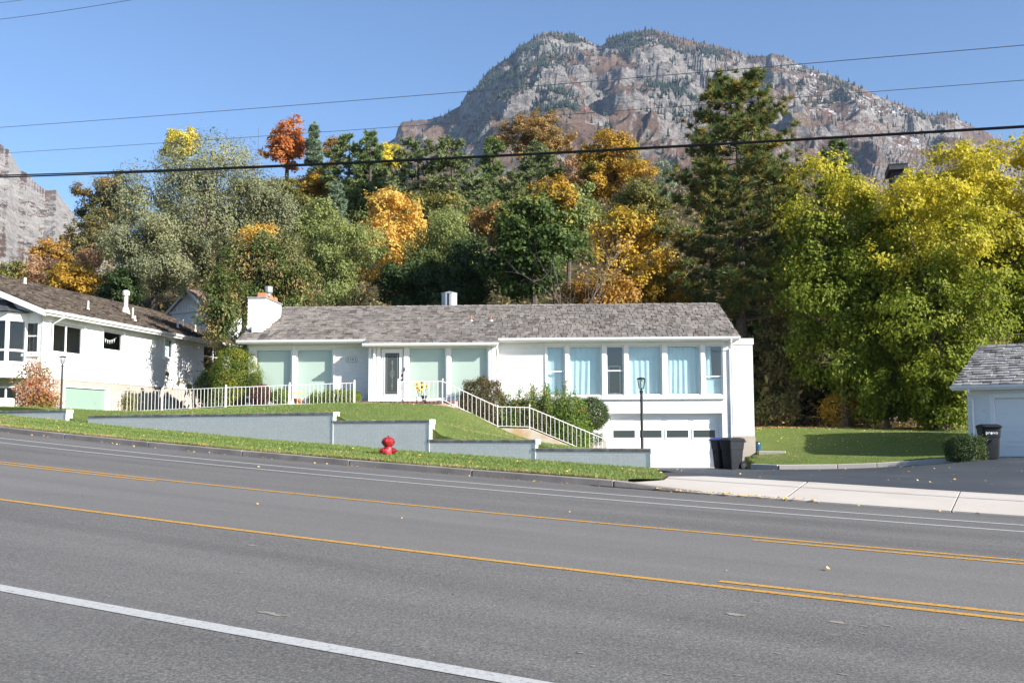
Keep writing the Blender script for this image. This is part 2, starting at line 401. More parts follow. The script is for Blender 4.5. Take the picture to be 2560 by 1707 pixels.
def TRS(loc, rot=(0, 0, 0), scl=(1, 1, 1)):
    from mathutils import Euler
    return Matrix.LocRotScale(Vector(loc), Euler(rot), Vector(scl))
CUBE_V = [(-.5, -.5, -.5), (.5, -.5, -.5), (.5, .5, -.5), (-.5, .5, -.5), (-.5, -.5, .5), (.5, -.5, .5), (.5, .5, .5), (-.5, .5, .5)]
CUBE_F = [(3, 2, 1, 0), (4, 5, 6, 7), (0, 1, 5, 4), (1, 2, 6, 5), (2, 3, 7, 6), (3, 0, 4, 7)]
SHAKE_V = [(-.5, 0, 0), (.5, 0, 0), (.5, 1, 0), (-.5, 1, 0), (-.5, 0, 1), (.5, .0, 1), (.5, 1, .18), (-.5, 1, .18)]
def pieces(name, mats, tv, tf, mat, parent, nparts=300, key=None):
    """Place one piece for each matrix: the nparts that show largest are objects of their own, the rest one mesh."""
    if key: mats = sorted(mats, key=key)
    tme = bpy.data.meshes.new(name); tme.from_pydata(tv, [], tf, shade_flat=True); tme.materials.append(MT[mat])
    for m in mats[:nparts]:
        o = bpy.data.objects.new(name, tme); link(o, parent); o.matrix_local = m
    rest = mats[nparts:]
    if rest:
        tvn = np.c_[np.array(tv), np.ones(len(tv))]; A = np.array([np.array(m) for m in rest])
        V = np.einsum('nij,vj->nvi', A, tvn)[:, :, :3].reshape(-1, 3)
        Fc = (np.array(tf)[None] + (np.arange(len(rest)) * len(tv))[:, None, None]).reshape(-1, len(tf[0]))
        o = np_obj(name + '_field', V, Fc, mat, parent); o['kind'] = 'stuff'

def wall(mb, x0, x1, z0, z1, y0, y1, ops=()):
    """A wall slab in the x-z plane with rectangular openings (xa, xb, za, zb)."""
    xs = sorted({x0, x1, *[c for o in ops for c in o[:2] if x0 < c < x1]})
    for xa, xb in zip(xs, xs[1:]):
        xm = (xa + xb) / 2; blk = sorted([(o[2], o[3]) for o in ops if o[0] < xm < o[1]]); z = z0
        for a, b in blk:
            if a > z + 1e-4: mb.box(xa, xb, y0, y1, z, a)
            z = max(z, b)
        if z < z1 - 1e-4: mb.box(xa, xb, y0, y1, z, z1)
def brick_mats(x0, x1, z0, z1, y, ops=(), L=.215, Hc=.077, proud=.003, rng=None, base=None):
    """Matrices of running-bond bricks on the face y (facing -y) of a wall with openings."""
    rng = rng or RNG; out = []; j = .007; row = 0; z = z0
    while z < z1 - .02:
        h = min(Hc, z1 - z) - j; zc = z + h / 2
        iv = [(x0, x1)]
        for o in ops:
            if o[2] < zc < o[3]:
                iv = [q for a, b in iv for q in ((a, min(b, o[0])), (max(a, o[1]), b)) if q[1] - q[0] > .02]
        for a, b in iv:
            st = a - ((a + (row % 2) * L / 2) % L)
            x = st
            while x < b:
                xa, xb = max(x, a), min(x + L - j, b)
                if xb - xa > .025 and (base is None or zc > base((xa + xb) / 2)):
                    yj = rng.uniform(-.0004, .0004)
                    out.append(TRS(((xa + xb) / 2, y - proud / 2 + .004 + yj, zc), (0, 0, 0), (xb - xa, proud + .008, h)))
                x += L
        z += Hc; row += 1
    return out
def shake_mats(x0, x1, p0, p1, expo=.28, wmin=.13, wmax=.30, t=.052, rng=None, skip=None):
    """Matrices of shakes on a roof plane from the eave line (y,z)=p0 to the ridge p1, running along x."""
    rng = rng or RNG; out = []
    dy, dz = p1[0] - p0[0], p1[1] - p0[1]; Ls = math.hypot(dy, dz); pit = math.atan2(dz, dy); n = int(round(Ls / expo)); ex = Ls / n
    for i in range(n):
        x = x0 + rng.uniform(-.15, 0)
        while x < x1 - .03:
            w = rng.uniform(wmin, wmax); xa, xb = max(x, x0), min(x + w - .02, x1); x += w
            if xb - xa < .05: continue
            s = i * ex - .03 + rng.uniform(-.018, .012); yc, zc = p0[0] + dy * s / Ls, p0[1] + dz * s / Ls
            if skip and skip((xa + xb) / 2, yc): continue
            curl = rng.uniform(.5, 2.4) if rng.random() < .12 else rng.uniform(.1, .7)
            out.append(TRS(((xa + xb) / 2, yc, zc + .006 + rng.uniform(0, .006)), (pit - .045 * curl, rng.normal(0, .008), rng.normal(0, .01)), (xb - xa, ex * 1.25, t * rng.uniform(.7, 1.5))))
    return out
def window(parent, x0, x1, z0, z1, y=0.0, fw=.06, glass='glass', bar=None, cover=None, cv=None, vbar=None, name='window'):
    """frame with pane, optional meeting rail / mullion and a blind or curtain behind; all parts of one window"""
    mb = MB(); a, b = y - .018, y + .07
    mb.box(x0, x0 + fw, a, b, z0, z1); mb.box(x1 - fw, x1, a, b, z0, z1)
    mb.box(x0 + fw, x1 - fw, a, b, z1 - fw, z1); mb.box(x0 + fw, x1 - fw, a, b, z0, z0 + fw)
    fr = mb.build(name, 'trim', parent, bevel=.006, seg=1)
    MB().add([(x0 + fw, y + .03, z0 + fw), (x1 - fw, y + .03, z0 + fw), (x1 - fw, y + .03, z1 - fw), (x0 + fw, y + .03, z1 - fw)], [(0, 1, 2, 3)]).build('pane', glass, fr)
    if bar: MB().box(x0 + fw, x1 - fw, y + .008, y + .055, bar - .022, bar + .022).build('meeting_rail', 'trim', fr)
    if vbar: MB().box(vbar - .03, vbar + .03, y + .006, y + .055, z0 + fw, z1 - fw).build('mullion', 'trim', fr)
    if cover == 'blind':
        MB().box(x0 + fw - .02, x1 - fw + .02, y + .16, y + .164, z0 + fw, z1 - fw + .01).build('roller_blind', 'blind', fr)
    elif cover == 'curtain':
        for (ca, cb, amp, seed) in cv:
            n = max(12, int((cb - ca) / .012)); V = []; rr = random.Random(seed)
            ph = rr.uniform(0, 6); wl = rr.uniform(.17, .26)
            for i in range(n + 1):
                x = ca + (cb - ca) * i / n
                for k in range(7):
                    q = k / 6; z = z1 - fw - (z1 - z0 - 2 * fw - .02) * q
                    V.append((x + .05 * q * math.sin(3.1 * x + seed), y + .2 + amp * (.5 + .6 * q) * math.sin(2 * math.pi * x / wl + ph + .8 * math.sin(2.3 * x + q)), z))
            Fc = [(i * 7 + k, i * 7 + k + 1, (i + 1) * 7 + k + 1, (i + 1) * 7 + k) for i in range(n) for k in range(6)]
            np_obj('curtain', np.array(V), np.array(Fc), 'curtain', fr, True)
    return fr
def tps(pts):
    P = np.array(pts, float); n = len(P)
    def U(r2): return np.where(r2 > 1e-9, r2 * np.log(r2 + 1e-12), 0)
    D = ((P[:, None, :2] - P[None, :, :2]) ** 2).sum(-1)
    A = np.zeros((n + 3, n + 3)); A[:n, :n] = U(D) + np.eye(n) * .8; A[:n, n] = 1; A[:n, n + 1:] = P[:, :2]; A[n, :n] = 1; A[n + 1:, :n] = P[:, :2].T
    w = np.linalg.solve(A, np.r_[P[:, 2], 0, 0, 0])
    def f(X, Y):
        X = np.asarray(X, float); Y = np.asarray(Y, float)
        r2 = (X[..., None] - P[:, 0]) ** 2 + (Y[..., None] - P[:, 1]) ** 2
        return U(r2) @ w[:n] + w[n] + w[n + 1] * X + w[n + 2] * Y
    return f
def region(name, poly, zf, mat, step=.6, thick=None, kind='structure', parent=None, smooth_=True, skirt=0):
    """a sheet of ground bounded by poly (plan points) at the heights zf"""
    pts = []
    n = len(poly)
    for i in range(n):
        a, b = np.array(poly[i][:2], float), np.array(poly[(i + 1) % n][:2], float)
        k = max(1, int(np.linalg.norm(b - a) / step))
        pts += [a + (b - a) * t / k for t in range(k)]
    nb = len(pts); B = np.array(pts)
    gx = np.arange(B[:, 0].min() + step * .5, B[:, 0].max(), step); gy = np.arange(B[:, 1].min() + step * .5, B[:, 1].max(), step)
    G = np.stack(np.meshgrid(gx, gy), -1).reshape(-1, 2)
    ins = np.zeros(len(G), bool)
    for i in range(nb):
        x1, y1 = B[i]; x2, y2 = B[(i + 1) % nb]
        c = ((y1 > G[:, 1]) != (y2 > G[:, 1])) & (G[:, 0] < (x2 - x1) * (G[:, 1] - y1) / (y2 - y1 + 1e-12) + x1); ins ^= c
    G = G[ins]
    d = np.min(((G[:, None] - B[None]) ** 2).sum(-1), axis=1) if len(G) else np.zeros(0)
    G = G[d > (step * .4) ** 2]
    allp = [Vector((float(p[0]), float(p[1]))) for p in list(B) + list(G)]
    vs, es, fs, *_ = delaunay_2d_cdt(allp, [], [list(range(nb))], 1, 1e-5)
    V = np.array([(p.x, p.y, 0) for p in vs]); V[:, 2] = zf(V[:, 0], V[:, 1])
    Fc = np.array([f for f in fs if len(f) == 3])
    # keep faces pointing up
    a, b, c = V[Fc[:, 0]], V[Fc[:, 1]], V[Fc[:, 2]]
    fl = np.cross(b - a, c - a)[:, 2] < 0; Fc[fl] = Fc[fl][:, ::-1]
    V2, F2 = V, Fc
    if skirt:                                                     # the sod's cut edge going down
        lo_ = V[:nb].copy(); lo_[:, 2] -= skirt; n0 = len(V); i = np.arange(nb); j = (i + 1) % nb
        V2 = np.r_[V, lo_]; F2 = np.r_[Fc, np.c_[i, n0 + i, j], np.c_[j, n0 + i, n0 + j]]
    o = np_obj(name, V2, F2, mat, parent, smooth_ and not skirt)
    if skirt: o.data.polygons.foreach_set('use_smooth', np.r_[np.ones(len(Fc), bool), np.zeros(len(F2) - len(Fc), bool)])
    if kind: o['kind'] = kind
    return o, V, Fc
def sample_tris(V, Fc, n, rng=RNG, mask=None):
    a, b, c = V[Fc[:, 0]], V[Fc[:, 1]], V[Fc[:, 2]]
    ar = np.linalg.norm(np.cross(b - a, c - a), axis=1)
    if mask is not None: ar = ar * mask((a + b + c) / 3)
    i = rng.choice(len(Fc), n, p=ar / ar.sum()); r1 = np.sqrt(rng.random(n))[:, None]; r2 = rng.random(n)[:, None]
    return a[i] * (1 - r1) + b[i] * r1 * (1 - r2) + c[i] * r1 * r2
def blades(name, P, hmin, hmax, w, label, mat='grass'):
    n = len(P); rng = RNG; a = rng.random(n) * 2 * np.pi; h = rng.uniform(hmin, hmax, n)
    d = np.c_[np.cos(a), np.sin(a), np.zeros(n)] * (w * rng.uniform(.6, 1.3, n))[:, None]
    lean = np.c_[rng.normal(0, .45, n) * h, rng.normal(0, .45, n) * h, h]
    V = np.stack([P - d, P + d, P + lean], 1).reshape(-1, 3); V[:, 2] -= .004
    o = np_obj(name, V, np.arange(3 * n).reshape(-1, 3), mat); tag(o, label, 'grass', kind='stuff'); return o
def scatter_leaves(name, P, size, mat, label, cat='leaves', up=.85):
    n = len(P); rng = RNG
    V, Fc = leaf_quads(P + np.c_[np.zeros((n, 2)), rng.uniform(.006, .025, n)], np.c_[rng.normal(0, .35, (n, 2)), np.full(n, up)], rng.uniform(size * .6, size * 1.3, n), .75, rng)
    o = np_obj(name, V, Fc, mat); tag(o, label, cat, kind='stuff'); return o
def leaf_quads(P, N, size, asp, rng, tbias=None):
    N = N / (np.linalg.norm(N, axis=1, keepdims=True) + 1e-9)
    T = rng.normal(0, 1, P.shape)
    if tbias is not None: T = T * .55 + tbias
    T = T - (T * N).sum(1, keepdims=True) * N; T /= (np.linalg.norm(T, axis=1, keepdims=True) + 1e-9)
    Bv = np.cross(N, T); s = np.asarray(size)[:, None]
    fold = N * s * .12
    V = np.stack([P - T * s * .5, P + Bv * s * asp * .5 + fold, P + T * s * .5, P - Bv * s * asp * .5 + fold], 1).reshape(-1, 3)
    return V, np.arange(4 * len(P)).reshape(-1, 4)

# ================================================================== THE GROUND
def H_hill(X, Y):
    yk = np.array([44, 50, 56, 62, 75, 95, 115, 150, 220, 420, 900]); zk = np.array([.9, 2.2, 4.6, 7.6, 13.5, 22.5, 28.5, 35, 40, 50, 64.0])
    h = np.interp(Y, yk, zk)
    side = .42 + .58 * smooth(-46, -20, X - (Y - 60) * -.12)
    return .9 + (h - .9) * side + .35 * perlin(X * .09, Y * .09, 5) * smooth(46, 55, Y)
def zbase(X, Y):
    a, b = ab(X, Y)
    near = zr(np.clip(a, -60, 60), np.clip(b, -40, 26)) - 1.3 * smooth(16, 19, b) - .35
    return near * (1 - smooth(41, 46, Y)) + H_hill(X, Y) * smooth(41, 46, Y)
gy = np.r_[np.linspace(-90, 40, 27), np.linspace(42, 160, 80), np.geomspace(166, 1000, 30)]
gx = np.r_[-np.geomspace(900, 62, 16), np.linspace(-58, 58, 78), np.geomspace(62, 900, 16)]
GX, GY = np.meshgrid(gx, gy); GZ = zbase(GX, GY)
nx, ny = len(gx), len(gy); ii = np.arange(nx * ny).reshape(ny, nx)
tag(np_obj('ground', np.c_[GX.ravel(), GY.ravel(), GZ.ravel()], np.stack([ii[:-1, :-1], ii[:-1, 1:], ii[1:, 1:], ii[1:, :-1]], -1).reshape(-1, 4), 'hill', None, True), kind='structure')

# ---- road with its markings
def strip(name, a0, a1, b0, b1, dz, mat, da=.8, nb=1, kind='structure', zf=zr, uv=False):
    aa = np.linspace(a0, a1, max(2, int(abs(a1 - a0) / da) + 1)); bb = np.linspace(b0, b1, nb + 1)
    Aa, Bb = np.meshgrid(aa, bb); P = Aa[..., None] * RA + (Bb + KAP * Aa * Aa / 2)[..., None] * RB
    V = np.c_[P.reshape(-1, 2), (zf(Aa, Bb) + dz).ravel()]
    n, m = Aa.shape; i2 = np.arange(n * m).reshape(n, m)
    Fc = np.stack([i2[:-1, :-1], i2[1:, :-1], i2[1:, 1:], i2[:-1, 1:]], -1).reshape(-1, 4)
    o = np_obj(name, V, Fc, mat, None, True)
    if uv:
        ul = o.data.uv_layers.new(name='road'); q = np.c_[Aa.ravel(), Bb.ravel()][Fc.ravel()]
        ul.data.foreach_set('uv', q.astype(np.float32).ravel())
    if kind: o['kind'] = kind
    return o
strip('road', -70, 95, -9, BK + .02, 0, 'road', 1.0, 24, uv=True)
def a_of(u, v, b):
    P = on_b(u, v, b); return ab(P[0], P[1])[0]
strip('edge_line_marking', -40, 60, 5.0, 5.16, .005, 'white_paint')
strip('centre_line_marking', -40, 70, 8.60, 8.70, .005, 'yellow_paint')
strip('centre_line_marking', -40, 2.62, 8.86, 8.96, .005, 'yellow_paint')
strip('turn_lane_marking', -40, 70, 12.10, 12.20, .005, 'yellow_paint')
strip('turn_lane_marking', -40, 3.08, 11.83, 11.93, .005, 'yellow_paint')
strip('turn_lane_marking', 13.0, 70, 11.86, 11.96, .005, 'yellow_paint')
strip('bike_lane_marking', -40, 70, 15.03, 15.13, .005, 'white_paint')
strip('bike_lane_marking', -40, 70, 15.90, 16.0, .005, 'white_paint')
# pale scuffs and dried mud flecks on the lane (flat marks, each with its own outline)
def blot(name, u, v, ru, asp, b_guess, mat, n=14):
    P = np.array([0., 0, 0]); r = ray(u, v)
    for t in np.linspace(3, 30, 3000):
        q = EYE + r * (t / r[1]); a, b = ab(q[0], q[1])
        if q[2] < zr(a, b): P = q; break
    a, b = ab(P[0], P[1]); V = []
    for k in range(n):
        an = 2 * math.pi * k / n; rr = ru * random.uniform(.55, 1.2)
        p = xy(a + rr * math.cos(an), b + rr * asp * math.sin(an)); V.append((p[0], p[1], zr(a + rr * math.cos(an), b + rr * asp * math.sin(an)) + .004))
    me = bpy.data.meshes.new(name); me.from_pydata(V, [], [tuple(range(n))]); me.materials.append(MT[mat])
    return link(bpy.data.objects.new(name, me))
MT['scuff'] = M('dried_mud_fleck', (.27, .24, .20), .95, (.19, .175, .155), 30)
root = empty('road_scuffs', (0, 0, 0)); root['kind'] = 'structure'
for (u, v, s) in [(672, 1533, .09), (690, 1538, .06), (655, 1531, .05), (715, 1540, .04), (1837, 1536, .09), (2094, 1556, .09), (2158, 1565, .035), (2159, 1584, .03), (1313, 1474, .03), (1452, 1474, .04), (1605, 1486, .035), (1673, 1487, .03), (1943, 1634, .03), (1845, 1689, .03), (1670, 1687, .03), (1454, 1632, .03), (1480, 1665, .03), (630, 1363, .07), (525, 1342, .03), (2215, 1564, .04), (600, 1432, .03), (2412, 1572, .03), (272, 1491, .03), (1478, 1501, .03), (2108, 1687, .03), (560, 1468, .03)]:
    o = blot('mud_fleck', u, v, s, .45, 7, 'scuff'); o.parent = root

# ---- kerb stones
kerb = empty('kerb', (0, 0, 0)); kerb['kind'] = 'structure'
def kerb_stone(a0, a1, h0=.125, h1=.125):
    mb = MB(); vs = []
    for a, h in ((a0, h0), (a1, h1)):
        for b, z in ((BK, -.12), (BK + .012, h), (BK + .17, h + .005), (BK + .18, -.12)):
            p = xy(a, b); vs.append((p[0], p[1], zr(a, BK) + z))
    mb.add(vs, [(0, 1, 2, 3), (7, 6, 5, 4), (0, 4, 5, 1), (1, 5, 6, 2), (2, 6, 7, 3), (3, 7, 4, 0)])
    return mb.build('kerb_stone', 'kerb', kerb, bevel=.014, seg=2)
a = 7.05
while a < 62:
    kerb_stone(a + .012, a + 3.03); a += 3.04
kerb_stone(5.2, 7.04, .02, .125)

# ---- verge grass strip between kerb and garden wall
vpoly = [xy(t, BK + .175) for t in np.linspace(62, 7.15, 40)] + [xy(6.95, 18.2), xy(6.62, 18.75), xy(6.7, 19.3), xy(7.15, 19.9), xy(7.3, 20.3)] + [xy(t, 20.3) for t in np.linspace(8, 62, 36)]
def zverge(X, Y):
    a, b = ab(X, Y)
    f = smooth(6.5, 7.4, a); return (zv(a, b) + .012 * np.sin(a * 1.3) * np.sin(b * 2)) * f + (za(a, b) + .015) * (1 - f)
_, VV, VF = region('verge_lawn', vpoly, zverge, 'lawn', .45)
tag(bpy.data.objects['verge_lawn'], kind='structure')
m_ = lambda c: np.where(ab(c[:, 0], c[:, 1])[0] < 31, 1.0, .02)
Pv = sample_tris(VV, VF, 52000, mask=m_); blades('verge_grass', Pv, .025, .055, .008, 'short mown grass on the roadside strip below the garden wall')
ae = RNG.uniform(6.9, 31, 9000); be = BK + .19 + np.abs(RNG.normal(0, .09, 9000)); pe = ae[:, None] * RA + (be + KAP * ae * ae / 2)[:, None] * RB
blades('kerb_edge_grass', np.c_[pe, zverge(pe[:, 0], pe[:, 1])], .035, .085, .009, 'longer uncut grass fringe along the kerb', M_leaf('fringe_grass', [(.10, .12, .03), (.15, .15, .045), (.22, .18, .08)], (.26, .19, .09), None, .3, 1.2, .5, .66))

# ---- concrete apron slabs
apron = empty('sidewalk_apron', (0, 0, 0)); apron['kind'] = 'structure'
def slab(poly_ab, name, parent, mat, zf, th=.12):
    top = []; n = len(poly_ab)
    for a_, b_ in poly_ab:
        p = xy(a_, b_); top.append((p[0], p[1], float(zf(a_, b_))))
    mb = MB(); mb.add(top + [(x, y, z - th) for x, y, z in top], [tuple(range(n)), tuple(range(2 * n - 1, n - 1, -1))] + [(i, n + i, n + (i + 1) % n, (i + 1) % n) for i in range(n)])
    return mb.build(name, mat, parent, bevel=.004, seg=1)
def seg_pts(a0, a1, b0, b1, n=6): return [(a0 + (a1 - a0) * t / n, b0 + (b1 - b0) * t / n) for t in range(n + 1)]
slab([(7.18, BK + .20), (6.6, BK + .10), (5.9, BK + .02), (5.2, BK - .06), (3.93, BK - .08), (4.08, 19.35)] + seg_pts(4.12, 6.1, 20.1, 19.95, 3) + [(6.72, 19.45), (6.58, 18.75), (6.9, 18.1)], 'concrete_slab', apron, 'apron', za)
slab(seg_pts(3.895, 1.32, BK - .08, BK - .10, 3) + [(1.375, 20.06)] + seg_pts(1.375, 4.085, 20.06, 20.12, 3)[1:] + [(4.045, 19.36)], 'concrete_slab', apron, 'apron', za)
strip('apron_bed', -22, 7.5, BK - .02, 20.0, -.014, 'soil', .6, 3, zf=za)
a = 1.30
while a > -22:
    slab(seg_pts(a, a - 3.0, BK - .1, BK - .1, 3) + seg_pts(a - 2.945, a + .055, 20.05, 20.05, 3), 'concrete_slab', apron, 'apron', za); a -= 3.02

# ---- main house frame (plan): x along the front, y into the house
PHI = R(2.5); HO = np.array([0, 38.9])
HX = np.array([math.cos(PHI), -math.sin(PHI)]); HY = np.array([math.sin(PHI), math.cos(PHI)])
def hp(x, y): return HO + HX * x + HY * y
# ---- driveway
f_drive = tps([(3.1, 20.3, .545), (3.9, 20.4, .535), (4.8, 20.2, .505), (5.6, 19.8, .465), (7.8, 18.6, .365), (9.1, 17.9, .305), (13, 15.8, .17), (17, 13.6, .05), (6, 36, .06), (7.9, 35, .05), (3.7, 38.7, -.03), (8.1, 38.5, -.03), (6, 38.6, -.03), (4, 36, .06),
               (9.06, 34, .10), (10.9, 33.4, .13), (13.2, 32.4, .28), (14.2, 30.9, .46), (15.5, 34, .46), (15.3, 31, .50), (20, 30.5, .50), (24, 27, .5), (6, 28, .32), (12, 25, .36), (3, 24, .5), (4, 30, .28), (18, 20, .3)])
bkp = [xy(t, 20.04) for t in (6.05, 5, 4, 3, 2, 1, 0, -2, -4, -7, -11, -16, -21)]
dpoly = [xy(7.5, 19.5), xy(6.8, 19.4)] + bkp + [(30, 12.5), (30, 22), (22.9, 28.8), (20.4, 30.6), (15.5, 34.1), (14.5, 31.05), (14.1, 31.6), (13.2, 32.6), (10.9, 33.5), (9.06, 34.15), (8.3, 35.2), tuple(hp(8.6, -.2)), tuple(hp(8.5, .3)), tuple(hp(3.4, .3)), tuple(hp(3.55, -2.3)), xy(7.6, 22.5), xy(7.6, 20.5)]
region('driveway', dpoly, f_drive, 'drive', .7)
# ---- upper lawn behind the garden wall, running to the houses
CAPS = [(15.85, 24.97, 1.95), (12.96, 15.90, 1.74), (10.12, 13.02, 1.27), (7.38, 10.20, 1.085)]   # a from, a to, cap height
lp = []
for a0, a1, z in CAPS:
    for t in (.25, .5, .75):
        p = xy(a0 + (a1 - a0) * t, 20.5); lp.append((p[0], p[1], z - .05))
for t in (26.5, 30, 36, 46): p = xy(t, 20.5); lp.append((p[0], p[1], 2.08 + .05 * (t - 26)))
for t in (25.1, 25.7): p = xy(t, 20.35); lp.append((p[0], p[1], 1.76))
lp += [(-5.85, 37, 2.42), (-8.3, 37.2, 2.39), (-10.8, 37.6, 2.33), (-13.5, 38.5, 2.22), (-15.2, 39, 2.15), (-15.8, 39, 2.1), (-2.6, 36.3, 2.36), (-1.46, 36.2, 2.09), (-.6, 36.2, 1.56), (.42, 36.2, 1.17), (1.49, 36, .85), (3.4, 36, .6), (-4.1, 36.6, 2.38), (-14.9, 36, 2.13), (-16.5, 37, 2.25), (-17, 42, 2.28), (-17.6, 36, 2.3), (-24, 38, 2.5), (-36, 42, 2.9), (-12, 42, 2.35), (-8, 39, 2.42), (-11, 45, 2.3), (-22, 45, 2.4), (-4.5, 32, 2.26), (-1.6, 30, 1.60), (-.4, 30, 1.28), (.6, 30, 1.08), (2, 30, .92), (1.3, 33.5, .82), (-.3, 33.5, 1.35), (-9, 33, 2.2)]
f_lawn = tps(lp)
lpoly = [xy(t, 20.30) for t in np.linspace(7.62, 62, 60)] + [(-52, 50), (-11.0, 46.5), tuple(hp(-10.6, .1)), tuple(hp(-5.4, .1)), tuple(hp(-5.9, -2.0)), tuple(hp(-2.3, -2.2)), tuple(hp(-2.2, -2.62)), tuple(hp(3.3, -2.62))]
def z_upper(X, Y):
    z = f_lawn(X, Y); a, b = ab(X, Y)
    for a0, a1, zc in CAPS: z = np.where((a > a0) & (a < a1) & (b < 23), np.maximum(z, zc - .025 - .22 * np.clip(b - 20.9, 0, 9)), z)
    return z
_, LV, LF = region('upper_lawn', lpoly, z_upper, 'lawn', .4, skirt=.9)
ml = lambda c: np.where((c[:, 0] > -19) & (c[:, 1] < 39.5), 1.0, .02)
blades('upper_lawn_grass', sample_tris(LV, LF, 56000, mask=ml), .02, .045, .009, 'mown grass of the sloping front lawn above the garden wall')
region('planting_bed', [tuple(hp(-10.4, -.05)), tuple(hp(-6.0, -.05)), tuple(hp(-6.0, -1.35)), tuple(hp(-10.9, -1.3))], lambda X, Y: f_lawn(X, Y) + .03, 'soil', .5)
# ---- lawn on the right with its kerb
f_rl = tps([(8.45, 35.3, .22), (9.06, 34.2, .22), (10.9, 33.6, .25), (13.2, 32.7, .40), (14.2, 31.6, .56), (9.6, 38.4, .50), (10.5, 38.2, .58), (9.6, 41.5, 1.1), (8.85, 37, .42), (10, 35.4, .42), (11.7, 48, 1.56), (15.7, 48, 1.54), (17.9, 44, 1.36), (17, 38, 1.0), (15.4, 33.5, .62), (12, 40, 1.1), (22, 47, 1.6), (9, 48, 1.5)])
kl = [(8.42, 35.25), (9.1, 34.22), (10.9, 33.6), (13.2, 32.72), (14.08, 31.75), (14.42, 31.2)]
rpoly = kl + [(15.1, 32.2), (15.45, 34.15), (19.4, 39.9), (24, 46), (24, 49), (8.9, 49), tuple(hp(9.0, 6)), tuple(hp(9.36, .9)), tuple(hp(9.36, -.2)), tuple(hp(8.7, -1.2))]
_, QV, QF = region('side_lawn', rpoly, f_rl, 'lawn', .5, skirt=.25)
blades('side_lawn_grass', sample_tris(QV, QF, 34000), .02, .045, .01, 'mown grass of the lawn between the two garages')
lk = empty('lawn_kerb', (0, 0, 0)); lk['kind'] = 'structure'
for (x0, y0), (x1, y1) in zip(kl, kl[1:]):
    n_ = max(1, int(math.hypot(x1 - x0, y1 - y0) / 1.1))
    for k in range(n_):
        p = np.array([x0 + (x1 - x0) * k / n_, y0 + (y1 - y0) * k / n_]); q = np.array([x0 + (x1 - x0) * (k + .985) / n_, y0 + (y1 - y0) * (k + .985) / n_])
        d = (q - p) / np.linalg.norm(q - p); nrm = np.array([-d[1], d[0]]); vs = []
        for c in (p, q):
            zt = float(f_rl(c[0], c[1])) + .02; zb = float(f_drive(c[0], c[1])) - .15
            for off, z in ((-.1, zb), (-.085, zt), (.06, zt + .005), (.06, zb)):
                vs.append((*(c + nrm * off), z))
        MB().add(vs, [(0, 1, 2, 3), (7, 6, 5, 4), (0, 4, 5, 1), (1, 5, 6, 2), (2, 6, 7, 3), (3, 7, 4, 0)]).build('kerb_stone', 'apron', lk, bevel=.012, seg=1)
pad = MB(); pp = [hp(9.4, -.35), hp(10.35, -.6), hp(10.55, .15), hp(10.2, .9), hp(9.4, .9)]
pad.prism([tuple(p) for p in pp], 'z', .30, .60); o = pad.build('concrete_pad', 'concrete', bevel=.01, seg=1); o['kind'] = 'structure'

# fallen leaves lying about
P1 = sample_tris(VV, VF, 420, mask=m_)
ag = RNG.uniform(-6, 30, 170); bg_ = BK - np.abs(RNG.normal(0, .07, 170)) - .02; pg = ag[:, None] * RA + (bg_ + KAP * ag * ag / 2)[:, None] * RB
P2 = np.c_[pg, zr(ag, bg_)]
ag = RNG.uniform(3.4, 7.0, 150); bg_ = BK - .05 - np.abs(RNG.normal(0, .035, 150)) + np.where(ag > 5.6, (ag - 5.6) * .14, 0); pg = ag[:, None] * RA + bg_[:, None] * RB
P2b = np.c_[pg, za(ag, bg_)]
P3 = sample_tris(QV, QF, 800, mask=lambda c: np.where(c[:, 1] > 37.5, 1.0, .12))
P4 = sample_tris(LV, LF, 130, mask=ml)
XY5 = np.c_[RNG.uniform(3.3, 15, 60), RNG.uniform(20.5, 31, 60)]; P5 = np.c_[XY5, f_drive(XY5[:, 0], XY5[:, 1])]
jj = np.where(XY5[:, 0] > 3.6 + (XY5[:, 1] - 20) * .04)[0]; P5 = P5[jj]
ar_ = RNG.uniform(-6, 22, 9); br_ = RNG.uniform(9, 17, 9); pr_ = ar_[:, None] * RA + br_[:, None] * RB; P6 = np.c_[pr_, zr(ar_, br_)]
scatter_leaves('fallen_leaves', np.r_[P1, P2, P2b, P4, P5, P6], .055, 'litter', 'small dry fallen leaves on the verge, gutter, lawn and driveway')
scatter_leaves('yellow_fallen_leaves', P3, .06, M_leaf('yellow_litter', [(.55, .45, .08), (.48, .36, .08), (.36, .24, .08)], trans=.2), 'yellow leaves fallen on the side lawn under the trees')
Pl = np.c_[RNG.uniform(9.6, 23, 5200), RNG.uniform(44.3, 50, 5200)]; Pl = Pl[Pl[:, 1] > 44.0 + .0 * Pl[:, 0]]
scatter_leaves('leaf_litter', np.c_[Pl, np.maximum(f_rl(Pl[:, 0], np.minimum(Pl[:, 1], 48.5)), zbase(Pl[:, 0], Pl[:, 1])) + .01], .09, M_leaf('brown_litter', [(.20, .11, .045), (.28, .17, .07), (.13, .075, .035)], trans=.15), 'brown leaf litter at the foot of the trees behind the side lawn')

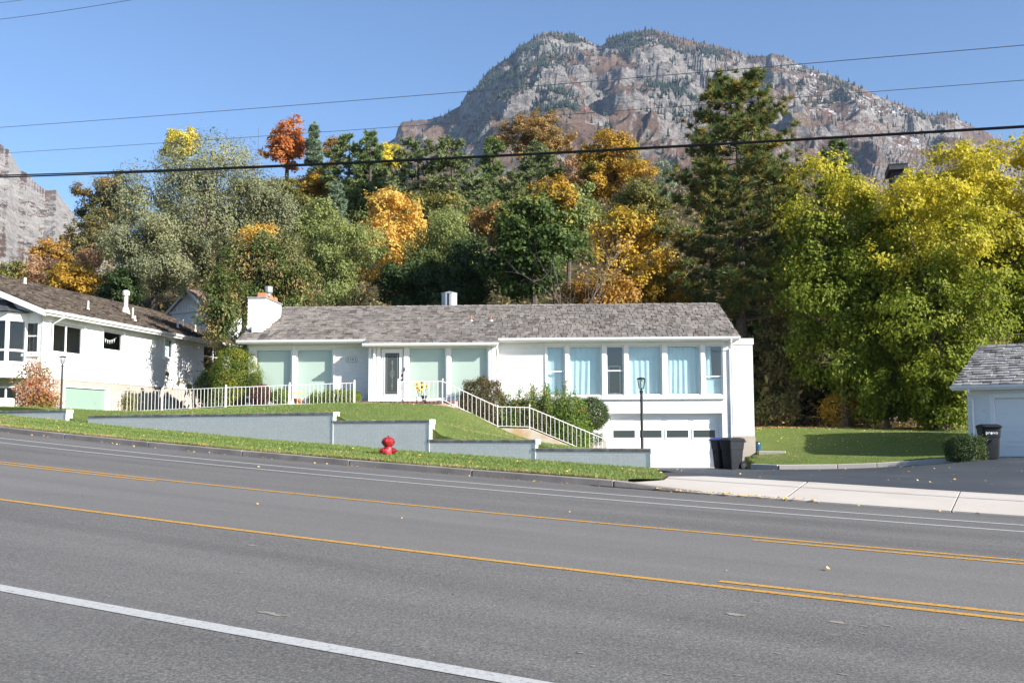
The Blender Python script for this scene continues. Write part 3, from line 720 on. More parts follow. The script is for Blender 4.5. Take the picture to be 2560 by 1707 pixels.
# ================================================================== HOUSES
XF = None
_build0 = MB.build
def _build(s, *a, **k):
    if XF is not None: s.xf(XF)
    return _build0(s, *a, **k)
MB.build = _build
def cam_key(root_mat):
    e = root_mat.inverted() @ Vector((0, 0, 1.55))
    return lambda m: (m.translation - e).length
def gutter(parent, x0, x1, y, z, name='gutter'):
    """y = fascia face, z = top edge; the trough hangs outwards (towards -y)"""
    MB().prism([(y, z - .10), (y - .07, z - .105), (y - .105, z - .05), (y - .105, z - .012), (y - .115, z - .012), (y - .115, z), (y, z)], 'x', x0, x1).build(name, 'gutter', parent)
def downspout(parent, x, y_out, y_wall, ztop, zbot, name='downspout'):
    MB().tube([(x, y_out, ztop), (x, y_out, ztop - .1), (x + .02, y_wall - .05, ztop - .34), (x + .02, y_wall - .05, zbot)], .036, 6).build(name, 'gutter', parent)

# ---- the ranch house in the middle
house = empty('ranch_house', (HO[0], HO[1], 0), -PHI, 'long white brick ranch house with grey shake roof, picture windows and a garage below', 'house')
MWH = Matrix.Translation((HO[0], HO[1], 0)) @ Matrix.Rotation(-PHI, 4, 'Z')
opsL = [(-10.2, -8.69, 2.6, 4.7), (-8.56, -7.05, 2.6, 4.7)]
mb = MB(); wall(mb, -10.46, -5.3, 2.0, 4.9, .0, .2, opsL); mb.build('wall', 'white', house)
wr = [(1.34, 2.07), (2.21, 3.50), (3.66, 4.36), (4.50, 5.83), (6.01, 7.32), (7.47, 8.17)]
opsR = [(a, b, 2.76, 4.70) for a, b in wr] + [(3.69, 8.11, -.3, 2.07)]
mb = MB(); wall(mb, -.8, 8.48, -.3, 2.3, .0, .3, opsR[6:]); wall(mb, -.8, 8.48, 2.3, 4.9, .0, .2, opsR[:6]); mb.build('wall', 'white', house)
mb = MB(); mb.prism([(.2, -.3), (8.8, -.3), (8.8, 4.9), (4.4, 6.7), (.2, 4.93)], 'x', 8.28, 8.47); mb.build('gable_wall', 'white', house)
mb = MB(); mb.prism([(.2, 1.6), (8.8, 1.6), (8.8, 4.9), (4.4, 6.7), (.2, 4.93)], 'x', -10.45, -10.25); mb.build('gable_wall', 'white', house)
mb = MB(); mb.box(-10.25, 8.28, 8.6, 8.8, -.3, 4.9); mb.build('back_wall', 'white', house)
mb = MB(); mb.box(-10.25, 8.28, .2, 8.6, 2.3, 2.45); mb.build('floor_slab', 'dark_room', house)
mb = MB(); mb.box(-.9, -.7, .2, 8.6, 2.45, 4.85); mb.box(-10.25, 8.28, 5.0, 5.15, 2.45, 4.85); mb.box(2.9, 3.05, .2, 8.6, -.3, 2.3); mb.build('interior_wall', 'dark_room', house)
# bricks of the front
bl = brick_mats(-10.46, -5.5, 2.3, 4.86, 0, opsL)
bl += brick_mats(-.64, 8.46, -.02, 4.86, 0, opsR + [(1.2, 8.3, 2.60, 2.76), (3.60, 8.2, -.3, 2.10)])
bl += brick_mats(8.50, 9.32, 1.19, 4.70, -.06)
bl += brick_mats(8.46, 9.36, 4.71, 4.95, -.09, Hc=.12, L=.9)
for k in range(103):
    bl.append(TRS((1.27 + k * .068, -.045, 2.675), (.12, 0, 0), (.060, .10, .125)))
pieces('brick', bl, CUBE_V, CUBE_F, 'brick_white', house, 300, cam_key(MWH))
mb = MB(); mb.box(8.50, 9.31, -.05, 1.1, 1.18, 4.70); mb.box(8.47, 9.35, -.08, 1.13, 4.70, 4.94); mb.build('pier', 'mortar', house)
MB().box(8.49, 9.335, -.085, 1.12, -.3, 1.18).build('pier_base', 'concrete_base', house, bevel=.01, seg=1)
mb = MB(); mb.box(3.40, 3.69, -.05, .2, -.3, 1.0); mb.build('foundation', 'concrete_base', house)
# left picture windows
for a, b in ((-10.2, -8.69), (-8.56, -7.05)):
    window(house, a, b, 2.6, 4.7, .03, .075, 'glass_green', cover='blind')
mb = MB(); mb.box(-8.69, -8.56, -.05, .1, 2.56, 4.74); mb.box(-10.44, -10.2, -.045, .05, 2.3, 4.74); mb.box(-10.2, -7.0, -.04, .05, 4.70, 4.78); mb.box(-7.05, -7.0, -.05, .05, 2.56, 4.70); mb.box(-10.2, -7.0, -.06, .05, 2.50, 2.6); mb.build('window_surround', 'trim', house, bevel=.006, seg=1)
# right strip of windows
cvs = {0: [(1.36, 2.05, .018, 1)], 1: [(2.24, 3.48, .022, 2)], 3: [(4.53, 5.82, .02, 5)], 4: [(6.03, 7.30, .024, 4)], 5: [(7.5, 7.75, .02, 9)]}
for i, (a, b) in enumerate(wr):
    window(house, a, b, 2.76, 4.70, .03, .05, 'glass_sky_tint', bar={0: 3.72, 2: 3.73, 5: 3.49}.get(i), cover='curtain' if i in cvs else None, cv=cvs.get(i))
mb = MB()
for (a0, b0), (a1, b1) in zip(wr, wr[1:]): mb.box(b0, a1, -.045, .1, 2.74, 4.72)
mb.box(1.28, 1.34, -.045, .1, 2.74, 4.72); mb.box(8.17, 8.24, -.045, .1, 2.74, 4.72); mb.box(1.28, 8.24, -.04, .1, 4.72, 4.86); mb.box(1.28, 8.24, -.05, .1, 2.735, 2.765)
mb.build('window_surround', 'trim', house, bevel=.006, seg=1)
MB().box(7.52, 8.12, .16, .164, 2.8, 3.42).build('roller_blind', 'curtain', house)
mb = MB(); mb.box(3.78, 4.25, .5, .53, 2.85, 2.88); mb.box(3.78, 4.25, .5, .53, 3.92, 3.95); mb.box(3.78, 3.81, .5, .53, 2.85, 3.95); mb.box(4.22, 4.25, .5, .53, 2.85, 3.95); mb.build('screen_frame', 'trim', house)
# porch
mb = MB()
opsP = [(-5.06, -4.16, 2.55, 4.62), (-4.0, -2.5, 2.63, 4.66), (-2.38, -.88, 2.63, 4.66)]
wall(mb, -5.5, -.64, 2.3, 4.76, -.7, -.55, opsP); mb.box(-5.5, -5.36, -.55, 0, 2.3, 4.8); mb.box(-.78, -.64, -.55, 0, 2.0, 4.8); mb.build('porch_wall', 'white', house)
mb = MB()
for a, b in ((-5.52, -5.40), (-5.36, -5.24), (-5.2, -5.06), (-4.16, -4.0), (-2.5, -2.38), (-.88, -.8), (-.76, -.62)): mb.box(a, b, -.735, -.69, 2.5, 4.7)
mb.box(-5.06, -.8, -.73, -.69, 4.66, 4.76); mb.box(-4.0, -.8, -.74, -.69, 2.56, 2.63); mb.build('porch_trim', 'trim', house, bevel=.008, seg=1)
for a, b in ((-4.0, -2.5), (-2.38, -.88)):
    window(house, a, b, 2.63, 4.66, -.68, .06, 'glass_green', cover='blind')
door = MB().box(-5.03, -4.19, -.68, -.63, 2.56, 4.60).build('front_door', 'trim', house, bevel=.006, seg=1)
mb = MB(); x0, x1, z0, z1 = -4.88, -4.33, 2.84, 4.43
MB().box(x0, x1, -.692, -.684, z0, z1).build('leaded_pane', 'leaded', door)
for p in ((x0 - .035, x0), (x1, x1 + .035)): mb.box(*p, -.705, -.68, z0 - .035, z1 + .035)
mb.box(x0, x1, -.705, -.68, z1, z1 + .035); mb.box(x0, x1, -.705, -.68, z0 - .035, z0); mb.build('pane_moulding', 'trim', door)
mb = MB(); yl = -.696; xc = (x0 + x1) / 2
def came(p): mb.tube([(a, yl, b) for a, b in p], .0065, 4)
came([(x0 + .07, z0 + .05), (x0 + .07, z1 - .05)]); came([(x1 - .07, z0 + .05), (x1 - .07, z1 - .05)]); came([(x0 + .04, z0 + .07), (x1 - .04, z0 + .07)]); came([(x0 + .04, z1 - .07), (x1 - .04, z1 - .07)])
came([(xc, z0 + .15), (xc, z1 - .3)])
for zc, h, w in ((3.63, .17, .085), (3.63, .09, .045), (4.07, .07, .03), (3.17, .07, .03)): came([(xc, zc - h), (xc + w, zc - h * .3), (xc + w, zc + h * .3), (xc, zc + h), (xc - w, zc + h * .3), (xc - w, zc - h * .3), (xc, zc - h)])
mb.build('lead_came', 'lead', door)
mb = MB(); mb.box(-4.245, -4.2, -.71, -.68, 3.52, 3.62); mb.box(-4.25, -4.2, -.72, -.68, 3.32, 3.42); mb.tube([(-4.22, -.75, 3.2), (-4.22, -.75, 3.0)], .012, 6); mb.build('door_hardware', 'black', door)
MB().box(-4.14, -4.10, -.755, -.735, 3.72, 3.86).build('doorbell', 'black', house)
mb = MB(); mb.lathe([(.03, 4.28), (.05, 4.32), (.055, 4.5), (.06, 4.52), (.02, 4.56)], 10, (-5.3, -.80, 0)); mb.build('porch_lamp', 'planter', house)
# house number plaque
def lettering(txt, size, mat, parent, loc, rot, name='lettering', extr=.004, sx=1.0):
    cu = bpy.data.curves.new(name, 'FONT'); cu.body = txt; cu.size = size; cu.extrude = extr; cu.align_x = 'CENTER'; cu.align_y = 'CENTER'; cu.space_character = sx
    tmp = bpy.data.objects.new(name, cu); COL.objects.link(tmp); bpy.context.view_layer.update()
    me = bpy.data.meshes.new_from_object(tmp.evaluated_get(bpy.context.evaluated_depsgraph_get())); bpy.data.objects.remove(tmp)
    me.materials.clear(); me.materials.append(MT[mat]); o = bpy.data.objects.new(name, me); link(o, parent); o.location = loc; o.rotation_euler = rot; return o
pl = [(-6.54, 4.18), (-6.48, 4.13), (-6.16, 4.13), (-6.10, 4.18), (-6.10, 4.30), (-6.16, 4.35), (-6.48, 4.35), (-6.54, 4.30)]
plaque = MB().prism(pl, 'y', -.035, -.012).build('number_plaque', 'white', house)
mb = MB(); mb.tube([(x, -.037, z) for x, z in pl] + [(pl[0][0], -.037, pl[0][1])], .006, 5); mb.build('plaque_border', 'ink', plaque)
lettering('2202', .155, 'ink', plaque, (-6.32, -.038, 4.235), (R(90), 0, 0), 'house_number', .003, 1.25)
# deck of dull red pavers in front of the door
MB().box(-6.03, -1.95, -2.03, -.72, 2.2, 2.525).build('porch_deck', 'concrete', house)
dk = []
for k in range(20): dk.append(TRS((-5.93 + k * .2, -2.03, 2.49), (0, 0, 0), (.19, .06, .09)))
for r_ in range(6):
    for k in range(20): dk.append(TRS((-5.93 + k * .2, -1.90 + r_ * .2, 2.52), (0, 0, 0), (.19, .19, .04)))
pieces('paver', dk, CUBE_V, CUBE_F, 'redbrick', house, 300)
# garage door
gd = MB().box(3.72, 8.08, .29, .34, -.02, 2.06).build('garage_door', 'trim', house)
gt = MB(); gt.box(3.69, 3.78, .2, .29, -.02, 2.07); gt.box(8.03, 8.11, .2, .29, -.02, 2.07); gt.box(3.78, 8.03, .2, .29, 2.0, 2.07); gt.build('garage_door_frame', 'trim', house)
zb = [0.0, .505, 1.01, 1.515, 2.0]
for r_ in range(4):
    for c in range(4):
        xa = 3.86 + c * 1.035; xb = xa + .96; z0_, z1_ = zb[r_] + .075, zb[r_ + 1] - .075
        if r_ == 2:
            m2 = MB(); m2.box(xa, xb, .268, .292, z1_ - .03, z1_ + .02); m2.box(xa, xb, .268, .292, z0_ - .02, z0_ + .045); m2.box(xa, xa + .06, .268, .292, z0_ + .045, z1_ - .03); m2.box(xb - .06, xb, .268, .292, z0_ + .045, z1_ - .03)
            fr = m2.build('door_window', 'trim', gd, bevel=.006, seg=1)
            MB().box(xa + .06, xb - .06, .276, .282, z0_ + .045, z1_ - .03).build('pane', 'leaded', gd)
        else:
            m2 = MB()
            for q in ((xa, xa + .03, z0_, z1_), (xb - .03, xb, z0_, z1_), (xa + .03, xb - .03, z1_ - .03, z1_), (xa + .03, xb - .03, z0_, z0_ + .03)): m2.box(q[0], q[1], .278, .292, q[2], q[3])
            m2.box(xa + .06, xb - .06, .276, .292, z0_ + .06, z1_ - .06); m2.build('door_panel', 'trim', gd, bevel=.008, seg=1)
for z_ in zb[1:4]: MB().box(3.78, 8.03, .2885, .2905, z_ - .006, z_ + .006).build('section_joint', 'mortar', gd)
mb = MB(); mb.box(3.5, 8.4, -.12, .29, -.2, -.005); mb.build('garage_sill', 'concrete', house)
# roof
P0, P1r = (-.47, 5.0), (4.4, 6.85); SL = (P1r[1] - P0[1]) / (P1r[0] - P0[0])
mb = MB(); mb.prism([(-.45, 4.985), (4.4, 6.835), (9.25, 4.985), (9.25, 4.86), (4.4, 6.70), (-.45, 4.86)], 'x', -10.74, 8.74)
roof = mb.build('roof', 'roofdeck', house)
MB().prism([(-1.03, 4.765), (-.45, 4.985), (-.45, 4.86), (-1.03, 4.665)], 'x', -5.6, -.52).build('porch_roof', 'roofdeck', house)
sk = shake_mats(-10.76, 8.76, P0, P1r, .29, skip=lambda x, y: x < -9.95 and .75 < y < 3.1)
sk += shake_mats(-5.62, -.50, (-1.06, 4.775), (-.47, 5.0), .21)
pieces('shake', sk, SHAKE_V, CUBE_F, 'shingle', roof, 300, cam_key(MWH))
rc = []
x = -10.0
while x < 8.7:
    for s_ in (-1, 1): rc.append(TRS((x, 4.4 - .07 * s_ * -1 if False else 4.4 + s_ * .07, 6.875 - .02), (-s_ * .36, .06, 0), (.42, .17, .022)))
    x += .33
pieces('ridge_shake', rc, CUBE_V, CUBE_F, 'shingle', roof, 300)
mb = MB(); mb.box(-10.7, -5.62, -.45, 0.0, 4.85, 4.868); mb.box(-.5, 8.72, -.45, 0.0, 4.85, 4.868); mb.box(-5.6, -.54, -1.03, -.7, 4.655, 4.675); mb.build('soffit', 'soffit', house)
mb = MB(); mb.box(-10.74, -5.62, -.475, -.452, 4.84, 4.99); mb.box(-.5, 8.74, -.475, -.452, 4.84, 4.99); mb.box(-5.62, -.52, -1.055, -1.032, 4.65, 4.775); mb.build('fascia', 'trim', house)
gutter(house, -10.78, -5.60, -.477, 4.985); gutter(house, -.52, 8.78, -.477, 4.985); gutter(house, -5.70, -.46, -1.057, 4.775)
mb = MB(); mb.box(-10.46, -5.5, -.03, 0, 4.74, 4.85); mb.build('frieze_board', 'soffit', house)
for s_, xx in ((1, 8.74), (-1, -10.76)):
    MB().prism([(-.45, 4.99), (4.4, 6.84), (9.25, 4.99), (9.25, 4.85), (4.4, 6.68), (-.45, 4.85)], 'x', xx, xx + .02).build('barge_board', 'trim', house)
downspout(house, 8.42, -.53, .0, 4.88, .05); downspout(house, -.56, -.5, .0, 4.75, 2.0)
# chimney
ch = MB().box(-10.76, -10.02, .8, 3.05, 1.8, 6.80).build('chimney', 'white', house)
pieces('brick', brick_mats(-10.77, -10.01, 4.2, 6.78, .8), CUBE_V, CUBE_F, 'brick_white', ch, 0)
MB().box(-10.80, -9.98, .76, 3.1, 6.80, 6.87).build('chimney_cap', 'cap', ch, bevel=.01, seg=1)
MB().box(-10.48, -10.06, .45, .8, 5.2, 5.72).build('chimney_shoulder', 'white', ch)
for y0_, y1_ in ((1.0, 1.35), (1.7, 2.05), (2.4, 2.75)):
    MB().box(-10.44, -10.10, y0_, y1_, 6.87, 7.06).build('flue_tile', 'fluetile', ch, bevel=.01, seg=1)
MB().lathe([(.075, 7.0), (.075, 7.10), (.14, 7.14), (.155, 7.2), (.155, 7.38), (.14, 7.40), (.02, 7.42)], 8, (-10.14, 1.6, 0)).build('flue_cowl', 'steel', ch)
mb = MB().lathe([(.36, 6.4), (.36, 7.46), (.38, 7.47), (.38, 7.5), (.02, 7.6)], 8, (-3.0, 5.0, 0), rot=.5); cw = mb.build('roof_ventilator', 'steel', house)
MB().box(-3.06, -2.97, 4.655, 4.672, 6.7, 7.45).build('ventilator_slot', 'black', cw)
for x_ in (-1.78, -.96):
    zz = P0[1] + SL * (1.9 - P0[0])
    v_ = MB().tube([(x_, 1.9, zz - .05), (x_, 1.9, zz + .26)], .035, 8).build('vent_pipe', 'pipe', house)
    MB().lathe([(.13, zz - .02), (.10, zz + .05), (.045, zz + .07)], 10, (x_, 1.88, 0)).build('flashing', 'steel', v_)

# ---- concrete garden stairs with iron railing
st = empty('garden_stairs', (HO[0], HO[1], 0), -PHI, 'concrete garden stairs with stained side wall leading down from the porch', 'stairs')
MB().prism([(-2.75, 2.0), (-2.75, 2.36), (-2.35, 2.44), (-.43, 1.53), (.74, 1.50), (3.58, .30), (3.58, -.2), (1.5, -.2), (-.5, .3)], 'y', -2.60, -2.38).build('side_wall', 'stringer', st, bevel=.02, seg=2)
z_ = 2.44
for k in range(6): MB().box(-2.35 + k * .32, -2.03 + k * .32, -2.38, -1.25, -.2, 2.40 - k * .165).build('step', 'concrete', st)
MB().box(-.43, .74, -2.38, -1.25, -.2, 1.47).build('landing', 'concrete', st)
for k in range(7): MB().box(.74 + k * .4, 1.14 + k * .4, -2.38, -1.25, -.2, 1.32 - k * .17).build('step', 'concrete', st)
MB().box(-2.35, 3.58, -1.25, -1.1, -.2, 1.0).build('back_wall', 'concrete', st)
def railing(name, label, top, bot, spacing, posts, parent_xf=None, post_h=.06, rad=.007, pr=.026, cat='railing', knob=True):
    """top/bot: polylines of (x,y,z) with the same plan; balusters run between them"""
    ob = empty(name, (0, 0, 0), 0, label, cat)
    if parent_xf is not None: ob.matrix_world = parent_xf
    MB().tube(top, .016, 6).build('top_rail', 'iron_white', ob); MB().tube(bot, .012, 6).build('bottom_rail', 'iron_white', ob)
    me = None; T = [Vector(p) for p in top]; B_ = [Vector(p) for p in bot]
    for i in range(len(T) - 1):
        L = (Vector((T[i + 1].x, T[i + 1].y, 0)) - Vector((T[i].x, T[i].y, 0))).length; n = max(1, int(round(L / spacing)))
        for k in range(1, n):
            t = k / n; p, q = B_[i].lerp(B_[i + 1], t), T[i].lerp(T[i + 1], t)
            if me is None:
                me = bpy.data.meshes.new('baluster'); mb = MB().box(-.5, .5, -.5, .5, 0, 1); me.from_pydata(mb.v, [], mb.f); me.materials.append(MT['iron_white'])
            o = bpy.data.objects.new('baluster', me); link(o, ob); h = (q - p).length
            o.location = p; o.scale = (rad * 2, rad * 2, q.z - p.z)
    for (x, y, z0, z1) in posts:
        mb = MB().box(x - pr, x + pr, y - pr, y + pr, z0, z1)
        if knob: mb.sphere((x, y, z1 + .03), .034, 8, 6)
        mb.build('post', 'iron_white', ob)
    return ob
yr = -2.47
railing('stair_railing', 'white iron railing descending the garden stairs in two flights with a level landing between', [(-4.09, yr, 3.24), (-2.45, yr, 3.24), (-.43, yr, 2.30), (.72, yr, 2.27), (3.54, yr, 1.08)],
        [(-4.09, yr, 2.60), (-2.45, yr, 2.57), (-.43, yr, 1.60), (.72, yr, 1.57), (3.54, yr, .38)], .158,
        [(-4.09, yr, 2.50, 3.28), (-2.45, yr, 2.36, 3.28), (-.43, yr, 1.5, 2.3), (.74, yr, 1.48, 2.32), (3.54, yr, .25, 1.12)], MWH, pr=.017)
fp = []
for (u, vt, vb, Y) in [(886, 957, 1009, 37.0), (724, 963, 1012, 37.2), (565, 969, 1017, 37.6), (406, 976, 1026, 38.4), (310, 976, 1030, 38.9), (273, 993, 1039, 38.9)]:
    a_, b_ = at(u, vt, Y), at(u, vb, Y); fp.append((a_[0], a_[1], a_[2], b_[2]))
fp = [(x, y, zt, min(zb_, zt - .72) if i < 5 else zb_) for i, (x, y, zt, zb_) in enumerate(fp)]
railing('lawn_fence', 'white iron fence along the top of the front lawn before the picture windows', [(x, y, zt) for x, y, zt, zb_ in fp], [(x, y, zb_ + .03) for x, y, zt, zb_ in fp], .155,
        [(fp[i][0], fp[i][1], fp[i][3] - .12, fp[i][2] + .05) for i in (0, 1, 2, 3, 5)], pr=.03)

# ---- garden wall of white painted brick with weathered caps
def garden_wall(name, label, segs, nbrick, end_cap=True):
    w = empty(name, (0, 0, 0), 0, label, 'wall'); TB = .21; allb = []
    for a0, a1, zc in segs:
        n = max(1, int((a1 - a0) / 3)); 
        for k in range(n):
            s0, s1 = a0 + (a1 - a0) * k / n, a0 + (a1 - a0) * (k + 1) / n
            p, q = xy(s0, 20.2), xy(s1, 20.2); d = (p - q) / np.linalg.norm(p - q); L = float(np.linalg.norm(p - q))
            rz = math.atan2(d[1], d[0]); mw = Matrix.Translation((q[0], q[1], 0)) @ Matrix.Rotation(rz, 4, 'Z')
            zb0 = min(float(zv(s0, 20.2)), float(zv(s1, 20.2))) - .3
            MB().box(0, L, .0, TB, zb0, zc - .07).xf(mw).build('wall_core', 'mortar', w)
            for m in brick_mats(0, L, zc - .07 - .077 * math.ceil((zc - .07 - zb0) / .077), zc - .07, 0, L=.215, Hc=.077, base=lambda x, s0=s0, s1=s1, L=L: float(zv(s1 + (s0 - s1) * x / L, 20.2)) - .1): allb.append((mw @ m, s0))
            # cap stones
            nc = max(1, int(L / .75)); 
            for c in range(nc):
                last = (k == 0 and c == nc - 1)
                MB().box(L * c / nc + .003, L * (c + 1) / nc - (0 if last else .003), -.012, TB + .012, zc - .07 + RNG.uniform(-.003, .003), zc + RNG.uniform(-.004, .004)).xf(mw).build('cap_stone', 'cap', w, bevel=.012, seg=2)
            if k == 0:
                e = MB().box(L - .005, L + .012, -.012, TB + .012, zb0, zc - .07).xf(mw).build('end_face', 'white', w)
                pb = []; zq = zb0 + .05; rr = 0
                while zq < zc - .09:
                    for y0_, y1_ in (((0, .10), (.107, .21)) if rr % 2 else ((0, .21),)):
                        pb.append(mw @ TRS((L + .014, (y0_ + y1_) / 2, zq + .034), (0, 0, 0), (.02, y1_ - y0_, .067)))
                    zq += .077; rr += 1
                pieces('end_brick', pb, CUBE_V, CUBE_F, 'brick_wall', w, 40)
                MB().box(L - .005, L + .035, -.014, TB + .02, zc - .11, zc + .008).xf(mw).build('end_cap', 'white', w, bevel=.014, seg=2)
    allb.sort(key=lambda t: t[1]); pieces('brick', [m for m, _ in allb], CUBE_V, CUBE_F, 'brick_wall', w, nbrick)
    return w
garden_wall('garden_wall', 'stepped white brick garden wall with dark cap stones behind the hydrant', CAPS, 300)
garden_wall('garden_wall', 'low white brick wall with square end pier in front of the left-hand house', [(25.95, 60, 2.13)], 300)
p = xy(25.35, 20.25); rz_ = math.atan2(-RA[1], -RA[0])
stp = empty('entry_steps', (p[0], p[1], 1.6), rz_, 'two weathered concrete steps in the gap between the two garden walls', 'steps')
MB().box(-.1, .55, .0, .45, -.2, .12).build('step', 'cap', stp, bevel=.015); MB().box(-.1, .55, .45, .9, -.2, .30).build('step', 'cap', stp, bevel=.015)

# ---- house on the left
LO = (-18.0, 38.0); LA = R(81)
lh = empty('neighbour_house', (LO[0], LO[1], 0), LA, 'white brick house with brown shake roof and bay window at the left edge', 'house')
MWL = Matrix.Translation((LO[0], LO[1], 0)) @ Matrix.Rotation(LA, 4, 'Z')
opl = [(.5, 2.75, 4.53, 5.70), (4.15, 5.75, 4.90, 5.74), (9.37, 10.3, 4.92, 5.85), (13.4, 15.8, 4.54, 5.92)]
mb = MB(); wall(mb, 0, 16.5, 3.5, 6.02, 0, .2, opl); mb.build('wall', 'white', lh)
opb = [(1.5, 4.75, 2.2, 3.3), (9.2, 10.4, 2.4, 3.15)]
mb = MB(); wall(mb, .03, 16.5, 1.6, 3.5, .03, .25, opb); mb.build('foundation', 'concrete_base', lh)
pieces('brick', brick_mats(0, 16.5, 3.51, 6.0, 0, opl + [(a - .06, b + .06, c - .1, d + .06) for a, b, c, d in opl]), CUBE_V, CUBE_F, 'brick_white', lh, 300, cam_key(MWL))
window(lh, .5, 2.75, 4.53, 5.70, .05, .07, 'glass', vbar=1.62); window(lh, 4.15, 5.75, 4.90, 5.74, .05, .06, 'glass')
window(lh, 9.37, 10.3, 4.92, 5.85, .05, .06, 'glass', cover='curtain', cv=[(9.6, 10.25, .03, 3)]); window(lh, 13.4, 15.8, 4.54, 5.92, .05, .06, 'glass', vbar=14.6, bar=5.3)
for a, b, c, d in opl[:3]:
    mb = MB(); mb.box(a - .1, b + .1, -.05, .05, c - .13, c - .005); mb.box(a - .09, a, -.03, .05, c, d + .08); mb.box(b, b + .09, -.03, .05, c, d + .08); mb.box(a, b, -.03, .05, d, d + .08)
    mb.build('window_surround', 'trim', lh, bevel=.006, seg=1)
g2 = MB().box(1.6, 4.65, .12, .15, 2.2, 3.22).build('mint_garage_door', 'mint', lh)
mb = MB(); mb.box(1.5, 1.6, .0, .14, 2.2, 3.3); mb.box(4.62, 4.75, .0, .14, 2.2, 3.3); mb.box(1.6, 4.62, .04, .14, 3.22, 3.3); mb.box(1.6, 4.62, .02, .13, 2.15, 2.28); mb.build('garage_door_frame', 'trim', lh)
window(lh, 9.2, 10.4, 2.4, 3.15, .08, .06, 'glass', cover='blind')
mb = MB(); mb.box(0, 16.5, 9.0, 9.2, 1.6, 6.0); mb.box(16.3, 16.5, .25, 9.0, 1.6, 6.0); mb.box(.2, 16.3, .25, 9.0, 3.4, 3.5); mb.box(3.3, 3.4, .2, 9, 3.5, 6); mb.box(7.5, 7.6, .2, 9, 3.5, 6); mb.box(.2, 16.3, 4.4, 4.5, 3.5, 6); mb.build('interior_wall', 'dark_room', lh)
P0, P1l = (-.42, 6.07), (4.6, 8.08)
mb = MB(); mb.prism([(-.40, 6.05), (4.6, 8.06), (9.6, 6.05), (9.6, 5.93), (4.6, 7.93), (-.40, 5.93)], 'x', -.45, 16.9); lroof = mb.build('roof', 'roofdeck', lh)
pieces('shake', shake_mats(-.48, 16.9, P0, P1l, .27, .12, .32, .058), SHAKE_V, CUBE_F, 'shingle_brown', lroof, 300, cam_key(MWL))
pieces('ridge_shake', [TRS((-.3 + .34 * k, 4.6 + s_ * .08, 8.10), (-s_ * .38, .05, 0), (.42, .19, .024)) for k in range(50) for s_ in (-1, 1)], CUBE_V, CUBE_F, 'shingle_brown', lroof, 300)
mb = MB(); mb.box(-.4, 16.8, -.40, 0, 5.90, 5.93); mb.build('soffit', 'soffit', lh); MB().box(-.45, 16.9, -.43, -.405, 5.88, 6.06).build('fascia', 'trim', lh)
gutter(lh, -.5, 16.9, -.432, 6.06); downspout(lh, .55, -.5, 0, 5.95, 2.2)
MB().prism([(-.42, 6.05), (4.6, 8.06), (9.6, 6.05), (9.6, 5.82), (4.6, 7.82), (-.42, 5.82)], 'x', -.48, -.452).build('barge_board', 'trim', lh)
XF = Matrix.Rotation(R(-90), 4, 'Z')       # now work on the gable face: x' = -y, outwards = -y'
og = [(-.73, -.17, 4.46, 5.66), (-2.6, -.66, 3.6, 5.8), (-2.3, -.98, 2.35, 3.2)]
mb = MB(); wall(mb, -9.2, -.0, 3.5, 6.0, .0, .19, og[:2]); mb.prism([(-9.2, 6.0), (-.0, 6.0), (-4.6, 7.9)], 'y', .0, .19); mb.build('gable_wall', 'white', lh)
mb = MB(); wall(mb, -9.2, -.03, 1.6, 3.5, .03, .2, og[2:]); mb.build('foundation', 'concrete_base', lh)
window(lh, -.73, -.17, 4.46, 5.66, .03, .05, 'glass', bar=5.12)
MB().box(-.82, -.1, -.07, .02, 4.33, 4.45).build('window_sill', 'trim', lh)
window(lh, -2.3, -.98, 2.35, 3.2, .05, .06, 'glass', vbar=-1.5)
# bay
by = MB(); by.prism([(-2.75, 0), (-2.45, -.75), (-.95, -.75), (-.62, 0)], 'z', 3.5, 3.62); by.prism([(-2.75, 0), (-2.45, -.75), (-.95, -.75), (-.62, 0)], 'z', 5.80, 5.98)
bay = by.build('bay_window', 'trim', lh)
mb = MB()
for p, q in (((-2.75, 0), (-2.45, -.75)), ((-2.45, -.75), (-.95, -.75)), ((-.95, -.75), (-.62, 0))):
    d = Vector((q[0] - p[0], q[1] - p[1], 0)); L = d.length; rz = math.atan2(d.y, d.x); mw = Matrix.Translation((p[0], p[1], 0)) @ Matrix.Rotation(rz, 4, 'Z')
    oo = [(.1, L - .1, 4.12, 4.5), (.1, L - .1, 4.58, 5.65)] if L < 1.2 else [(.08, .7, 4.12, 4.5), (.08, .7, 4.58, 5.65), (.8, L - .08, 4.12, 4.5), (.8, L - .08, 4.58, 5.65)]
    m1 = MB(); wall(m1, 0.0, L, 3.62, 5.80, .0, .1, oo); m1.xf(mw).build('bay_wall', 'white', bay)
    for o4 in oo:
        m1 = MB(); m1.add([(o4[0], .04, o4[2]), (o4[1], .04, o4[2]), (o4[1], .04, o4[3]), (o4[0], .04, o4[3])], [(0, 1, 2, 3)]); m1.xf(mw).build('pane', 'glass', bay)
rp = MB(); base = [(-2.95, .0), (-2.6, -.95), (-.8, -.95), (-.42, .0)]; mid = [(-2.3, .0), (-2.15, -.40), (-1.22, -.40), (-1.08, 0)]; top = [(-1.95, .0), (-1.85, -.16), (-1.5, -.16), (-1.4, 0)]
vs = [(x, y, 6.0) for x, y in base] + [(x, y, 6.19) for x, y in mid] + [(x, y, 6.52) for x, y in top]
rp.add(vs, [(i + k, i + 1 + k, i + 5 + k, i + 4 + k) for k in (0, 4) for i in range(3)] + [(8, 9, 10, 11), (3, 2, 1, 0)]); rp.build('bay_roof', 'charcoal', bay)
XF = None
